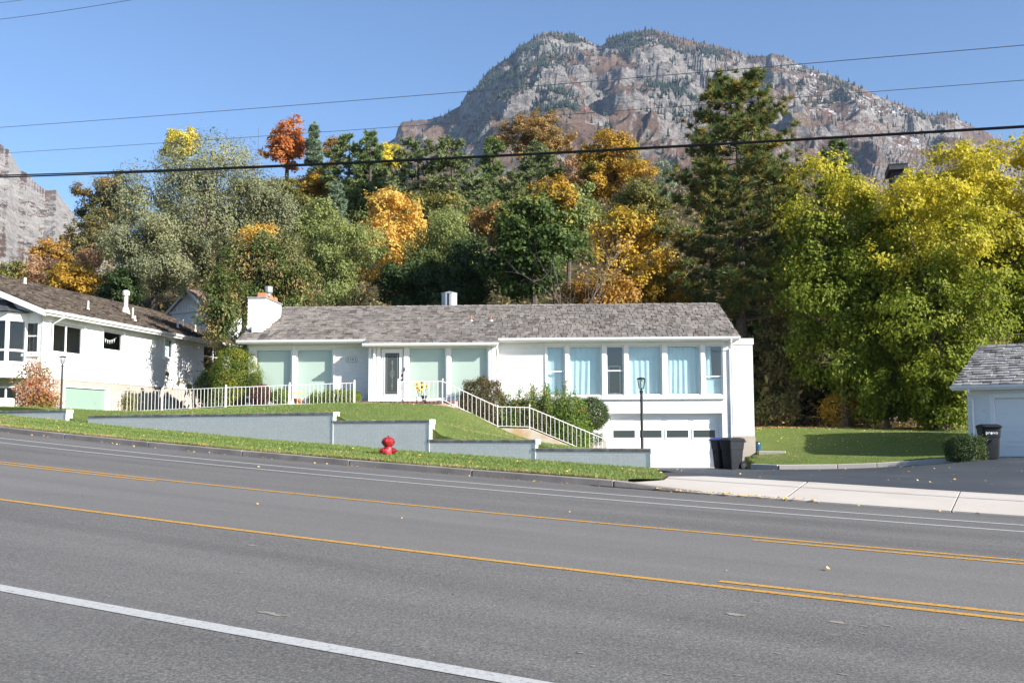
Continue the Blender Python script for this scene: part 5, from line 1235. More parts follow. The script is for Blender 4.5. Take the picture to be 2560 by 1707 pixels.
def bush(name, label, u, vt, vb, wpx, Y, mat, ls=.07, dens=1.0, seed=1, base=None, shape='ball', cat='shrub', group=None, rc=.10, depth=1.0, n=None, rot=0.0):
    """clipped or natural shrub whose leaves fill a shell; foliage is one part, stems another"""
    rng = np.random.default_rng(seed + 900); P = at(u, vb, Y); zt = at(u, vt, Y)[2]; zg = P[2] if base is None else base
    rx = wpx / 2 * Y / F_PX; h = zt - zg; t = empty(name, (P[0], P[1], zg), rot, label, cat, group)
    N_ = n or int(np.clip(dens * 26 * rx * max(h, rx) / (ls * ls), 1500, 26000)); d = unit(rng, N_)
    if shape == 'box':
        m = np.max(np.abs(d), axis=1, keepdims=True); q = (d / m) * .55 + d * .5; q = q / np.abs(q).max(); C = q * np.array([rx, rx * depth, h / 2]) * 1.0
    elif shape == 'cone':
        zz = rng.random(N_) ** 1.25; a = rng.random(N_) * 2 * np.pi; rr = rx * np.sqrt(np.clip(1 - zz ** 3.2, 0, 1)); C = np.c_[rr * np.cos(a), rr * np.sin(a) * depth, zz * h - h / 2]; d = np.c_[np.cos(a), np.sin(a), .35 + zz]
    else:
        C = d * np.array([rx, rx * depth, h / 2])
    C = C * rng.uniform(.80, 1.0, N_)[:, None] * (1 + .09 * np.sin(C[:, :1] * 7 / rx + seed) * np.sin(C[:, 2:] * 6 / rx + 1)) + rng.normal(0, rc * .5, (N_, 3)); C[:, 2] += h / 2
    C[:, 2] = np.maximum(C[:, 2], .02)
    V, Fc = leaf_quads(C, d * .8 + np.array([0, 0, .3]) + rng.normal(0, .6, C.shape), ls * rng.uniform(.6, 1.4, N_), .55, rng)
    np_obj('foliage', V, Fc, mat, t)
    mb = MB()
    for k in range(7):
        a = rng.random() * 6.28; mb.tube([(0.04 * math.cos(a), .04 * math.sin(a), -.08), (rx * .3 * math.cos(a), rx * .3 * math.sin(a), h * .4), (rx * .6 * math.cos(a), rx * .6 * math.sin(a) * depth, h * .75)], [.025, .017, .006], 5)
    mb.build('stems', 'bark', t)
    return t

# leaf colours
LM = {}
LM['boxelder'] = M_leaf('box_elder_leaf', [(.065, .095, .010), (.11, .135, .012), (.16, .165, .016)], (.29, .25, .022), (4.2, 12.6), .45, .45, .39, .60, gain=1.48)
LM['boxelder2'] = M_leaf('box_elder_leaf_green', [(.055, .09, .010), (.095, .125, .012), (.14, .15, .016)], (.27, .235, .022), (5.6, 14.8), .45, .45, .42, .64, gain=1.42)
LM['elm'] = M_leaf('grey_green_elm_leaf', [(.080, .090, .048), (.108, .116, .062), (.145, .148, .085)], (.20, .19, .095), None, .42, .5, .5, .75, gain=1.75)
LM['willow'] = M_leaf('pale_willow_leaf', [(.075, .10, .032), (.12, .145, .045), (.17, .18, .065)], (.30, .26, .07), None, .4, .4, .56, .8, gain=1.55)
LM['cherry'] = M_leaf('cherry_leaf', [(.036, .060, .014), (.056, .080, .020), (.088, .102, .030)], (.22, .165, .07), None, .38, 1.3, .49, .62, gain=1.35)
LM['maple_green'] = M_leaf('dark_maple_leaf', [(.020, .040, .010), (.036, .062, .014), (.066, .092, .022)], (.20, .18, .04), (7.0, 14.0), .38, .6, .52, .7)
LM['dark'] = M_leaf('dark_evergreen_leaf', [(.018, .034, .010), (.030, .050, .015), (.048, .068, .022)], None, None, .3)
LM['gold'] = M_leaf('golden_leaf', [(.28, .18, .022), (.36, .245, .032), (.42, .30, .055)], (.13, .13, .02), None, .42, .5, .55, .72)
LM['yellow'] = M_leaf('yellow_leaf', [(.30, .255, .03), (.38, .32, .045), (.44, .37, .07)], (.22, .22, .03), None, .42, .5, .55, .75)
LM['apricot'] = M_leaf('apricot_leaf', [(.52, .28, .035), (.60, .35, .055), (.66, .42, .09)], (.34, .24, .03), (1.0, 9.0), .42, .5, .70, .45)
LM['apricot'] = M_leaf('apricot_leaf2', [(.38, .22, .045), (.46, .28, .065), (.52, .34, .10)], (.20, .15, .025), None, .42, .6, .58, .74)
LM['orange'] = M_leaf('orange_maple_leaf', [(.24, .082, .022), (.30, .11, .028), (.36, .15, .04)], (.30, .17, .035), None, .42, .3, .56, .7)
LM['rust'] = M_leaf('rust_leaf', [(.17, .095, .022), (.24, .135, .03), (.32, .18, .035)], (.14, .115, .03), None, .4, .5, .52, .66)
LM['browngold'] = M_leaf('brown_gold_leaf', [(.15, .095, .032), (.205, .13, .042), (.26, .165, .055)], (.14, .11, .045), None, .4, .3, .5, .66)
LM['goldgreen'] = M_leaf('gold_green_leaf', [(.20, .125, .018), (.265, .165, .022), (.33, .205, .03)], (.10, .105, .022), None, .42, .35, .52, .64)
LM['bronze'] = M_leaf('bronze_oak_leaf', [(.055, .062, .022), (.09, .085, .03), (.14, .115, .045)], (.24, .15, .06), None, .38, .4, .54, .68)
LM['tan'] = M_leaf('pinkish_tan_leaf', [(.26, .15, .085), (.34, .20, .10), (.22, .16, .10)], (.15, .13, .08), None, .4, .6, .54, .7)
LM['olive'] = M_leaf('olive_leaf', [(.07, .075, .020), (.105, .105, .028), (.15, .14, .045)], (.26, .19, .035), None, .4, .5, .54, .7)
LM['pine_big'] = M_leaf('pine_needle', [(.035, .055, .016), (.06, .085, .024), (.095, .115, .036)], (.26, .165, .035), None, .25, 2.2, .52, .70, rough=.5, gain=1.5)
LM['pine_green'] = M_leaf('green_pine_needle', [(.035, .058, .020), (.06, .085, .028), (.095, .115, .04)], (.13, .12, .045), None, .25, .5, .56, .8, gain=1.9)
LM['pine_olive'] = M_leaf('olive_pine_needle', [(.045, .062, .024), (.075, .095, .036), (.11, .125, .052)], (.15, .125, .06), None, .25, .35, .56, .75, gain=1.8)
LM['blue_spruce'] = M_leaf('blue_green_needle', [(.055, .080, .050), (.085, .115, .072), (.12, .15, .095)], None, None, .2, gain=1.7)
LM['arbor'] = M_leaf('arborvitae_spray', [(.030, .055, .010), (.06, .085, .012), (.10, .125, .018)], (.17, .165, .02), None, .25, 1.6, .5, .66)
LM['boxwood'] = M_leaf('boxwood_leaf', [(.045, .075, .010), (.085, .12, .014), (.13, .155, .022)], None, None, .25)
LM['yew'] = M_leaf('yew_needle', [(.018, .036, .010), (.034, .058, .014), (.06, .085, .022)], (.10, .115, .028), None, .2, 2.0, .55, .75, gain=1.0)
LM['hedge_brown'] = M_leaf('bronzed_hedge_leaf', [(.022, .028, .010), (.05, .045, .016), (.11, .075, .035)], (.16, .09, .05), None, .25, 3.0, .56, .7)
LM['rose_leaf'] = M_leaf('rose_leaf', [(.045, .085, .014), (.08, .125, .022), (.13, .165, .035)], (.26, .20, .08), None, .35, 2.0, .60, .75)
LM['barberry'] = M_leaf('barberry_leaf', [(.075, .034, .03), (.11, .052, .044), (.06, .028, .025)], (.12, .07, .05), None, .3, 3.0, .55, .7)
LM['redshrub'] = M_leaf('turning_shrub_leaf', [(.16, .06, .035), (.25, .10, .05), (.32, .16, .07)], (.11, .13, .03), None, .35, 1.6, .50, .62)

# ---- trees; u, top row, bottom row, width in the photograph and the distance fix place and size
tree('elm_tree', 'tall grey-green elm with drooping fine foliage behind the left-hand house', 520, 308, 742, 430, 62, LM['elm'], .17, 30, .34, 1.15, 'egg', 'bark_pale', .32, droop=.45, asp=.45, seed=1, nlimb=11, fork=4.0, nmax=42000)
tree('elm_tree', 'grey-green elm limb mass between the elm trunk and the cherry tree', 640, 420, 700, 200, 61, LM['elm'], .17, 14, .38, 1.0, 'round', 'bark_pale', seed=52, droop=.4, asp=.45)
tree('elm_tree', 'broad lower crown of grey-green elm left of the pale trunk', 390, 500, 760, 290, 60, LM['elm'], .16, 14, .4, 1.0, 'round', 'bark', seed=2, droop=.3, asp=.45)
tree('yellow_tree', 'yellow tree top showing above the grey-green elm', 458, 308, 430, 95, 78, LM['yellow'], .2, 8, .5, 1.0, seed=3)
tree('oak_tree', 'bronze-green oak on the skyline at the far left', 280, 424, 600, 170, 82, LM['bronze'], .2, 14, .36, .9, seed=4, shell=.5)
tree('oak_tree', 'dark bronze oak lower down the skyline at the far left', 222, 520, 690, 150, 76, LM['bronze'], .2, 12, .4, .95, seed=5)
tree('oak_tree', 'small dark reddish oak above the left-hand roof', 135, 588, 700, 120, 72, LM['rust'], .19, 9, .42, .9, seed=6)
tree('scrub_oak', 'pinkish tan scrub oak behind the left-hand roof', 105, 640, 740, 150, 66, LM['tan'], .16, 10, .42, .8, seed=7)
tree('scrub_oak', 'small tan scrub oak beside the dark oak slope', 225, 605, 700, 70, 68, LM['tan'], .16, 6, .5, .8, seed=8)
tree('scrub_oak', 'dark scrub oak at the extreme left edge above the roof ridge', 20, 655, 740, 90, 62, LM['olive'], .16, 7, .48, .9, seed=9)
tree('yellow_shrub', 'yellow-green bush just above the left-hand roof ridge', 190, 650, 760, 140, 60, LM['goldgreen'], .16, 10, .42, .95, seed=10)
tree('dark_bush', 'dark green bush between the left-hand roof and the elm', 300, 660, 790, 120, 58, LM['dark'], .16, 8, .45, 1.0, seed=11)
tree('cherry_tree', 'cherry tree with tan-tipped green leaves behind the chimney', 672, 560, 860, 255, 47.5, LM['cherry'], .17, 24, .33, 1.1, 'round', seed=12, droop=.22, asp=.42, nmax=30000)
tree('cherry_tree', 'smaller leafy cherry reaching over the end of the left-hand roof', 553, 640, 880, 95, 44.5, LM['cherry'], .16, 12, .42, 1.1, 'column', seed=13, droop=.2, asp=.42)
tree('yellow_tree', 'pale yellow tree top above the cherry tree', 648, 545, 700, 105, 56, LM['apricot'], .17, 9, .45, 1.0, seed=14)
tree('olive_tree', 'round olive-green tree with dark forked trunk right of the chimney', 850, 520, 775, 230, 54, LM['willow'], .16, 18, .36, .8, 'round', 'bark', .17, seed=15, droop=.2, asp=.4, nlimb=8, fork=1.5, shell=.7)
tree('willow_tree', 'pale yellow-green tree behind the forked olive-green tree', 790, 500, 640, 120, 64, LM['willow'], .17, 9, .42, 1.0, seed=16)
tree('apricot_tree', 'bright apricot-yellow tree in the middle of the hillside', 985, 440, 770, 170, 57, LM['apricot'], .19, 18, .36, 1.0, 'egg', 'bark_pale', .18, seed=17, fork=2.5, droop=.1)
tree('willow_tree', 'grey-green willow right of the apricot tree', 1105, 512, 770, 190, 53, LM['willow'], .16, 16, .38, 1.0, 'round', 'bark', seed=18, droop=.35, asp=.38)
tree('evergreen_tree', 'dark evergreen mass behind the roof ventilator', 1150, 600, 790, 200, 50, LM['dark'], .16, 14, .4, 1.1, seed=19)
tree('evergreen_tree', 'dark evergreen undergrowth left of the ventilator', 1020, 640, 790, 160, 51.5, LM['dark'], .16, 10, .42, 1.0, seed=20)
tree('maple_tree', 'dark green maple behind the middle of the long roof', 1335, 465, 780, 265, 47, LM['maple_green'], .20, 24, .33, 1.15, 'egg', 'bark', .2, seed=21, asp=.75)
tree('maple_tree', 'yellow-green maple top rising beside the dead branches', 1385, 425, 560, 130, 51, LM['goldgreen'], .2, 9, .42, .7, seed=22)
tree('golden_tree', 'golden yellow tree left of the big pine', 1570, 488, 790, 215, 50.5, LM['gold'], .18, 20, .36, 1.0, 'egg', 'bark', seed=23, asp=.55)
tree('rust_tree', 'low rust-orange tree behind the right half of the long roof', 1500, 680, 800, 190, 48, LM['rust'], .17, 13, .4, 1.0, seed=24)
tree('rust_tree', 'dull gold undergrowth tree below the pine', 1660, 640, 800, 170, 51, LM['goldgreen'], .17, 12, .4, .9, seed=25)
tree('orange_maple', 'bright orange maple on the skyline', 718, 292, 432, 122, 98, LM['orange'], .26, 14, .42, 1.0, 'round', 'bark', .22, seed=26)
tree('orange_maple', 'thin orange tree half hidden behind the columnar conifer', 832, 330, 430, 60, 103, LM['browngold'], .22, 6, .45, .6, seed=27)
tree('gold_shrub', 'golden brown bush below the orange maple', 785, 420, 540, 140, 92, LM['goldgreen'], .22, 10, .42, 1.0, seed=28)
tree('gold_shrub', 'dull gold bush left of the green pine foot', 710, 440, 540, 90, 90, LM['olive'], .22, 8, .45, 1.0, seed=29)
tree('yellow_tree', 'lemon yellow tree on the skyline behind the green pines', 975, 345, 450, 90, 104, LM['yellow'], .24, 8, .48, 1.0, seed=30)
tree('oak_tree', 'large brown-gold oak against the foot of the mountain', 1335, 272, 420, 195, 122, LM['browngold'], .27, 18, .38, .85, 'round', 'bark', .3, seed=31, shell=.45)
tree('gold_maple', 'golden maple on the skyline left of the big pine', 1530, 325, 540, 200, 86, LM['goldgreen'], .24, 20, .36, 1.0, 'egg', 'bark', .22, seed=32)
tree('tan_tree', 'small tan tree between the pines and the dark maple', 1225, 500, 620, 130, 70, LM['browngold'], .19, 9, .45, .9, seed=33)
tree('tan_tree', 'thin tan tree left of the golden maple', 1430, 372, 520, 80, 92, LM['tan'], .2, 7, .48, .6, seed=34)
tree('grey_shrub', 'grey-green leafless looking shrub left of the big pine', 1645, 385, 560, 80, 92, LM['blue_spruce'], .18, 8, .46, .45, seed=35)
tree('olive_tree', 'olive-green tree between the golden maple and the golden tree', 1610, 430, 620, 130, 66, LM['olive'], .2, 12, .42, 1.0, seed=53)
tree('olive_tree', 'greyish olive tree behind the top of the dark maple', 1420, 450, 640, 180, 62, LM['willow'], .19, 12, .42, .9, seed=54)
tree('olive_tree', 'olive tree filling the slope under the skyline pines', 1080, 470, 640, 200, 70, LM['olive'], .2, 14, .4, .9, seed=55)
tree('olive_tree', 'olive tree low on the slope under the orange maple', 740, 470, 620, 170, 72, LM['olive'], .2, 12, .42, .9, seed=56)
tree('olive_tree', 'olive tree behind the right flank of the big pine', 1960, 430, 760, 150, 56, LM['boxelder2'], .19, 12, .42, .9, seed=57)
tree('box_elder', 'tall yellow-green box elder just right of the big pine', 2100, 362, 1035, 290, 46, LM['boxelder2'], .18, 22, .42, 1.6, 'round', 'bark', .24, seed=36, droop=.12, shell=.86, fill=.42, nsub=26, asp=.6, nlimb=10, base=1.5, fork=2.2, group='box elders behind the side lawn')
tree('box_elder', 'broad bright yellow box elder above the right-hand garage', 2340, 385, 1030, 360, 44, LM['boxelder'], .18, 30, .36, 1.6, 'round', 'bark', .28, seed=37, droop=.12, shell=.86, fill=.42, nsub=26, asp=.6, nlimb=12, base=1.4, fork=2.4, group='box elders behind the side lawn')
tree('box_elder', 'yellow box elder cut by the right edge', 2575, 335, 960, 270, 47, LM['boxelder'], .2, 30, .34, 1.2, 'round', 'bark', .26, seed=38, droop=.12, shell=.86, fill=.42, nsub=26, base=1.5, group='box elders behind the side lawn')
tree('box_elder', 'yellow box elder top on the skyline near the right corner', 2395, 342, 640, 220, 52, LM['boxelder'], .2, 16, .40, 1.2, seed=39, droop=.12, shell=.86, fill=.42, nsub=26, group='box elders behind the side lawn')
tree('box_elder', 'lower yellow-green box elder filling the gap between the two tall ones', 2225, 520, 1010, 200, 48, LM['boxelder2'], .19, 20, .4, 1.1, seed=47, droop=.25, base=1.6, group='box elders behind the side lawn')
tree('understory_tree', 'shaded tan-green tree beside the brick pier', 1960, 740, 1070, 150, 49.5, LM['bronze'], .17, 16, .36, .95, 'column', seed=40, droop=.15, base=1.5)
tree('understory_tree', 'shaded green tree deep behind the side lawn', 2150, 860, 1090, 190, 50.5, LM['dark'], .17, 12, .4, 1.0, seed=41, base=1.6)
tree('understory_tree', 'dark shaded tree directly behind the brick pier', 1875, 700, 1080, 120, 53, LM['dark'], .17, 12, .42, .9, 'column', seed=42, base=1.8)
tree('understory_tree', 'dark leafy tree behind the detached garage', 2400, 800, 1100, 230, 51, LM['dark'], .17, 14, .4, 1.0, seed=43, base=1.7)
tree('box_elder', 'low shaded box elder shoots hiding the trunk of the broad yellow tree', 2350, 880, 1085, 190, 43.6, LM['boxelder2'], .17, 12, .42, 1.3, seed=48, droop=.2, base=1.35, group='box elders behind the side lawn')
tree('box_elder', 'low green box elder shoots in front of the gap between the tall trunks', 2215, 890, 1080, 170, 45.2, LM['boxelder2'], .17, 12, .42, 1.2, seed=49, droop=.2, base=1.4, group='box elders behind the side lawn')
for k_, (u_, w_, v_, Y_) in enumerate(((1905, 150, 930, 50), (2010, 170, 900, 51.5), (2215, 180, 900, 52), (2290, 170, 940, 49.5))):
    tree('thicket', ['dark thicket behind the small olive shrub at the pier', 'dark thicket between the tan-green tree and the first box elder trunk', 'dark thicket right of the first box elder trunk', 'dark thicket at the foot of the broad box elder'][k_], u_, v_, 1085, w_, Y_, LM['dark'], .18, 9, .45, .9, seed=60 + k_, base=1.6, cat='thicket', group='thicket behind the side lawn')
bush('wild_shrub', 'yellowing wild shrub at the edge of the side lawn', 2100, 985, 1068, 100, 46.5, LM['goldgreen'], .15, .9, seed=44, base=1.5, rc=.25)
bush('wild_shrub', 'low green wild shrub behind the right-hand hedge', 2345, 1000, 1072, 110, 44.6, LM['olive'], .14, .8, seed=45, base=1.38, rc=.22)
bush('wild_shrub', 'small olive shrub beside the brick pier at the lawn edge', 1945, 985, 1068, 110, 47.2, LM['bronze'], .15, .9, seed=46, base=1.5, rc=.25)
# conifers
pp_ = lambda q: (.30 + 1.0 * min(1, q / .25)) * (1 - q) ** .72 if q < .25 else 1.3 * (1 - q) ** .72 * (1 + .10 * math.sin(q * 23))
pine('pine_tree', 'tall dark ponderosa pine rising in front of the mountain', 1846, 183, 800, 410, 50, LM['pine_big'], 1, .36, .50, 9, 22, 44, 'bark', group='big conifers', r0=.34, up=.30, prof=lambda q: float(np.interp(q, [0, .12, .26, .45, .62, .81, .93, 1], [.85, .98, 1.0, .95, .78, .54, .30, .10])) * (.90 + .12 * math.sin(q * 29)), nw=.030, jit=.36)
pine('pine_tree', 'green pine on the skyline right of the columnar conifer', 872, 342, 560, 165, 90, LM['pine_green'], 2, .42, .7, 8, 14, 22, r0=.25, nw=.07, taper=.4)
pine('pine_tree', 'green pine with a pointed top beside the lemon yellow tree', 925, 338, 580, 140, 88, LM['pine_green'], 3, .42, .7, 8, 14, 22, r0=.25, nw=.07, taper=.5)
pine('pine_tree', 'olive pine left of the pale conical pine', 1045, 362, 600, 210, 84, LM['pine_olive'], 4, .42, .7, 8, 14, 22, r0=.25, nw=.07, taper=.32)
pine('pine_tree', 'olive pine behind the apricot tree', 1130, 366, 620, 200, 82, LM['pine_olive'], 5, .42, .7, 8, 14, 22, r0=.25, nw=.07, taper=.32)
pine('pine_tree', 'pale green conical pine in front of the brown-gold oak', 1233, 346, 560, 110, 86, LM['pine_green'], 6, .38, .6, 8, 14, 22, r0=.2, nw=.065, taper=.5)
pine('pine_tree', 'round-topped green pine below the brown-gold oak', 1352, 364, 560, 170, 90, LM['pine_olive'], 7, .42, .6, 8, 14, 22, r0=.22, nw=.07, taper=.4)
pine('pine_tree', 'small feathery pine in the middle of the hillside', 1185, 440, 620, 130, 74, LM['pine_olive'], 8, .34, .5, 8, 12, 22, r0=.16, nw=.07, taper=.4)
pine('pine_tree', 'slender pale pine above the dark maple', 1285, 425, 600, 110, 76, LM['pine_olive'], 9, .34, .55, 8, 11, 22, r0=.16, nw=.07, taper=.4)
pine('spruce_tree', 'small blue-green spruce above the olive-green tree', 838, 455, 600, 80, 74, LM['blue_spruce'], 10, .26, .4, 9, 12, 22, r0=.14, nw=.065, taper=.5)
pine('columnar_conifer', 'narrow blue-green conifer beside the orange maple', 785, 308, 440, 52, 96, LM['blue_spruce'], 11, .32, .45, 10, 12, 22, r0=.18, nw=.065, prof=lambda q: (1 - q) ** .5 * (.55 + .45 * min(1, q / .25)), jit=.15)
pine('pine_tree', 'green pine tops behind the tall box elder', 2095, 352, 560, 130, 66, LM['pine_green'], 12, .4, .6, 8, 14, 22, r0=.22, nw=.065, taper=.4)
pine('spruce_tree', 'dark spruce filling the shade behind the big pine', 1905, 520, 900, 190, 56, LM['pine_green'], 13, .38, .55, 9, 13, 22, r0=.2, nw=.07, taper=.5)
# dead tree
P_ = at(1462, 740, 44.9); zg_ = float(zbase(P_[0], P_[1])); dt = empty('dead_tree', (P_[0], P_[1], zg_), 0, 'leafless grey tree with tangled bare branches in the middle of the hillside', 'tree')
mb = MB(); rg_ = np.random.default_rng(77)
def grow(p, d, L, r, dep):
    m = p + d * L * .5 + Vector(rg_.normal(0, .05 * L, 3)); e = p + d * L + Vector(rg_.normal(0, .04 * L, 3)); mb.tube([p, m, e], [r, r * .8, r * .55], 5, cap=False)
    if dep == 0: return
    for k in range(int(rg_.integers(2, 4))):
        nd = (d + Vector(rg_.normal(0, .42, 3)) + Vector((0, 0, .1))).normalized(); grow(m.lerp(e, float(rg_.uniform(.2, 1))), nd, L * float(rg_.uniform(.5, .75)), r * .55, dep - 1)
mb.tube([(0, 0, -.4), (-.15, 0, 2.5), (-.35, .1, 4.6)], [.10, .075, .05], 7)
for k in range(6): grow(Vector((-.3 + rg_.uniform(-.1, .1), .1, rg_.uniform(2.6, 4.6))), Vector((rg_.uniform(-.55, .4), rg_.uniform(-.4, .2), 1)).normalized(), float(rg_.uniform(2.4, 3.8)), .024, 3)
mb.build('branches', 'bark_grey', dt)
# hillside undergrowth: one mass
nU = 46000; Xu = RNG.uniform(-42, 42, nU); Yu = RNG.uniform(47, 118, nU); cl = fbm(Xu * .22, Yu * .22, 3, 9); kx = cl > -.25; Xu, Yu = Xu[kx], Yu[kx]
Pu = np.c_[Xu, Yu, zbase(Xu, Yu) + RNG.random(len(Xu)) ** 1.4 * 2.6]
V_, F_ = leaf_quads(Pu, np.c_[RNG.normal(0, .6, len(Xu)), RNG.normal(-.3, .6, len(Xu)), RNG.normal(.6, .4, len(Xu))], RNG.uniform(.2, .5, len(Xu)), .6, RNG)
tag(np_obj('undergrowth', V_, F_, M_leaf('undergrowth_leaf', [(.05, .06, .02), (.10, .085, .035), (.17, .12, .05)], (.22, .15, .06), None, .35, .12, .5, .66)), 'low brown and olive undergrowth covering the hillside between the trees', 'undergrowth', kind='stuff')

# ---- garden shrubs
bush('arborvitae', 'tall golden-green arborvitae mound at the left corner of the ranch house', 588, 862, 1022, 132, 39.3, LM['arbor'], .055, 1.4, 1, float(f_lawn(*at(595, 1020, 39.3)[:2])), 'cone', rc=.14)
bush('arborvitae', 'dark low arborvitae spilling behind the fence beside the tall mound', 546, 915, 1020, 110, 39.8, LM['yew'], .06, 1.3, 2, float(f_lawn(*at(560, 1020, 39.8)[:2])), 'ball', rc=.16)
bush('arborvitae', 'small bright golden arborvitae lobe in front of the first picture window', 636, 930, 1010, 40, 38.6, LM['arbor'], .05, 1.4, 3, float(f_lawn(*at(634, 1010, 38.6)[:2])), 'cone', rc=.1)
bush('barberry', 'round dark red barberry behind the iron fence', 652, 960, 1012, 52, 37.8, LM['barberry'], .05, 1.2, 4, float(f_lawn(*at(652, 1012, 37.8)[:2])))
bush('boxwood', 'small round green boxwood beside the red barberry', 700, 972, 1012, 48, 37.9, LM['boxwood'], .05, 1.2, 5, float(f_lawn(*at(700, 1012, 37.9)[:2])))
bush('boxwood', 'small boxwood at the left end of the clipped hedge', 792, 980, 1010, 40, 37.9, LM['boxwood'], .05, 1.2, 6, float(f_lawn(*at(792, 1010, 37.9)[:2])))
bush('boxwood_hedge', 'clipped green hedge below the house number', 852, 975, 1010, 92, 38.0, LM['boxwood'], .05, 1.3, 7, float(f_lawn(*at(852, 1010, 38.0)[:2])), 'box', cat='hedge', depth=.5)
bush('bronze_hedge', 'clipped bronze-green hedge block between the stair rail and the porch window', 1206, 946, 1060, 108, 37.6, LM['hedge_brown'], .06, 1.3, 8, 1.55, 'box', cat='hedge', depth=.8)
bush('bronze_hedge', 'low reddish-brown hedge behind the landing rail', 1300, 1000, 1090, 120, 37.7, LM['hedge_brown'], .06, 1.0, 9, 1.0, 'box', cat='hedge', depth=.5)
bush('yew', 'round clipped yew left of the garage door', 1478, 993, 1076, 90, 37.9, LM['yew'], .05, 1.5, 10, at(1478, 1076, 37.9)[2])
bush('boxwood', 'low flat boxwood at the foot of the stairs', 1482, 1084, 1112, 52, 37.8, LM['yew'], .05, 1.2, 11, at(1482, 1112, 37.8)[2], 'box')
bush('clipped_hedge', 'dark clipped hedge cube in front of the right-hand garage', 2414, 1090, 1154, 86, 31.5, LM['yew'], .05, 2.2, 12, at(2414, 1154, 31.6)[2], 'box', cat='hedge')
bush('turning_shrub', 'loose red and green shrub in front of the left-hand house corner', 84, 905, 1030, 82, 36.0, LM['redshrub'], .09, .8, 13, at(84, 1030, 36.0)[2], rc=.3)
bush('turning_shrub', 'small red-leaved shrub at the foot of the left-hand house wall', 112, 985, 1032, 60, 36.4, LM['redshrub'], .09, .7, 14, at(112, 1032, 36.4)[2], rc=.22)
bush('climbing_plant', 'thin yellow-green climbing plant on the shaded side wall behind the fence', 322, 985, 1022, 24, 41, LM['olive'], .07, .25, 15, at(322, 1025, 41)[2], rc=.25)
def rose(name, label, u0, u1, vt, vb, Y, seed, ncane=26, base=None, nfl=12, fz=.55):
    rng = np.random.default_rng(seed); A_, B_ = at(u0, vb, Y), at(u1, vb, Y); zt = at((u0 + u1) / 2, vt, Y)[2]; zg = A_[2] if base is None else base; W = B_[0] - A_[0]; Hh = zt - zg
    t = empty(name, ((A_[0] + B_[0]) / 2, Y, zg), 0, label, 'rose bush', 'rose bushes'); mb = MB(); LP = []; tips = []
    for k in range(ncane):
        x0 = rng.uniform(-.5, .5) * W * .7; h = Hh * rng.uniform(fz, 1.0) * (1 - .25 * abs(x0 / W * 2)); x1 = x0 + rng.normal(0, .22); y0 = rng.uniform(-.35, .35)
        p = [(x0 * .8, y0 * .6, -.05), ((x0 + x1) / 2, y0, h * .5), (x1, y0 + rng.normal(0, .1), h)]; mb.tube(p, [.012, .009, .004], 4, cap=False); tips.append(p[-1])
        nl_ = int(230 * h); s = .08 + .92 * rng.random(nl_) ** 1.7; c = np.array(p[0])[None] * (1 - s)[:, None] + np.array(p[-1])[None] * s[:, None]; LP.append(c + rng.normal(0, 1, (nl_, 3)) * (.05 + .14 * (1 - s))[:, None])
    LP = np.concatenate(LP); V, Fc = leaf_quads(LP, rng.normal(0, .6, LP.shape) + np.array([0, -.3, .5]), rng.uniform(.045, .09, len(LP)), .6, rng); np_obj('foliage', V, Fc, LM['rose_leaf'], t); mb.build('canes', 'bark', t)
    for k in rng.permutation(len(tips))[:nfl]:
        c = tips[k]; m2 = MB(); m2.sphere(c, .026, 7, 5); petals(m2, c, .05, 6, face=(rng.normal(0, .4), -1, .6)); petals(m2, c, .04, 5, face=(rng.normal(0, .4), -.8, .9)); m2.build('rose_flower', 'petal_r', t)
    return t
bush('leafy_shrub', 'full green leafy shrub behind the lower stair rail left of the yew', 1420, 985, 1108, 110, 37.5, LM['rose_leaf'], .075, 1.0, 31, .78, rc=.2)
bush('leafy_shrub', 'reddish brown and green shrub behind the stair landing rail', 1345, 1000, 1100, 110, 37.6, LM['hedge_brown'], .07, .9, 32, 1.0, rc=.18)
rose('rose_bush', 'tall rose bush with red blooms climbing in front of the strip windows', 1290, 1440, 930, 1105, 37.3, 21, 34, 1.0, 12)
rose('rose_bush', 'dense rose bush with pink-red blooms beside the clipped yew', 1395, 1480, 985, 1112, 37.1, 22, 40, .72, 12, .4)
rose('rose_bush', 'spindly rose with a few red blooms beside the left-hand house window', 512, 542, 893, 1000, 39.8, 23, 9, 2.3, 4, .5)
rose('rose_bush', 'small rose at the left end of the stair landing bed', 1245, 1310, 965, 1080, 37.4, 24, 16, 1.3, 4, .5)

# ================================================================== MOUNTAIN
SIL = np.array([(-600, 250), (-200, 300), (-60, 340), (0, 378), (10, 398), (28, 425), (45, 434), (80, 468), (95, 476), (122, 478), (140, 500), (158, 520), (175, 545), (215, 600), (300, 640), (800, 560), (900, 410), (940, 372), (984, 348), (990, 322), (1002, 307), (1040, 303), (1075, 300), (1110, 290), (1150, 266), (1165, 240), (1190, 222), (1215, 188), (1250, 160), (1290, 138), (1300, 122), (1340, 98), (1365, 84), (1385, 82), (1430, 88), (1470, 97), (1500, 118), (1515, 116), (1540, 98), (1590, 86), (1630, 76), (1660, 79), (1700, 92), (1750, 105), (1830, 122), (1890, 141), (1935, 143), (1950, 136), (1985, 142), (2000, 152), (2030, 168), (2100, 190), (2180, 222), (2225, 245), (2270, 260), (2320, 280), (2360, 292), (2385, 286), (2415, 287), (2430, 302), (2460, 320), (2500, 335), (2530, 352), (2570, 372), (2650, 400), (2800, 450), (3000, 520), (3300, 600)], float)
uc_ = np.r_[np.linspace(-560, -60, 40), np.linspace(-55, 260, 130), np.linspace(268, 940, 60), np.linspace(943, 2600, 520), np.linspace(2610, 3250, 40)]
tt = np.r_[np.linspace(0, 1, 210), 1 + np.linspace(.03, .6, 12)]
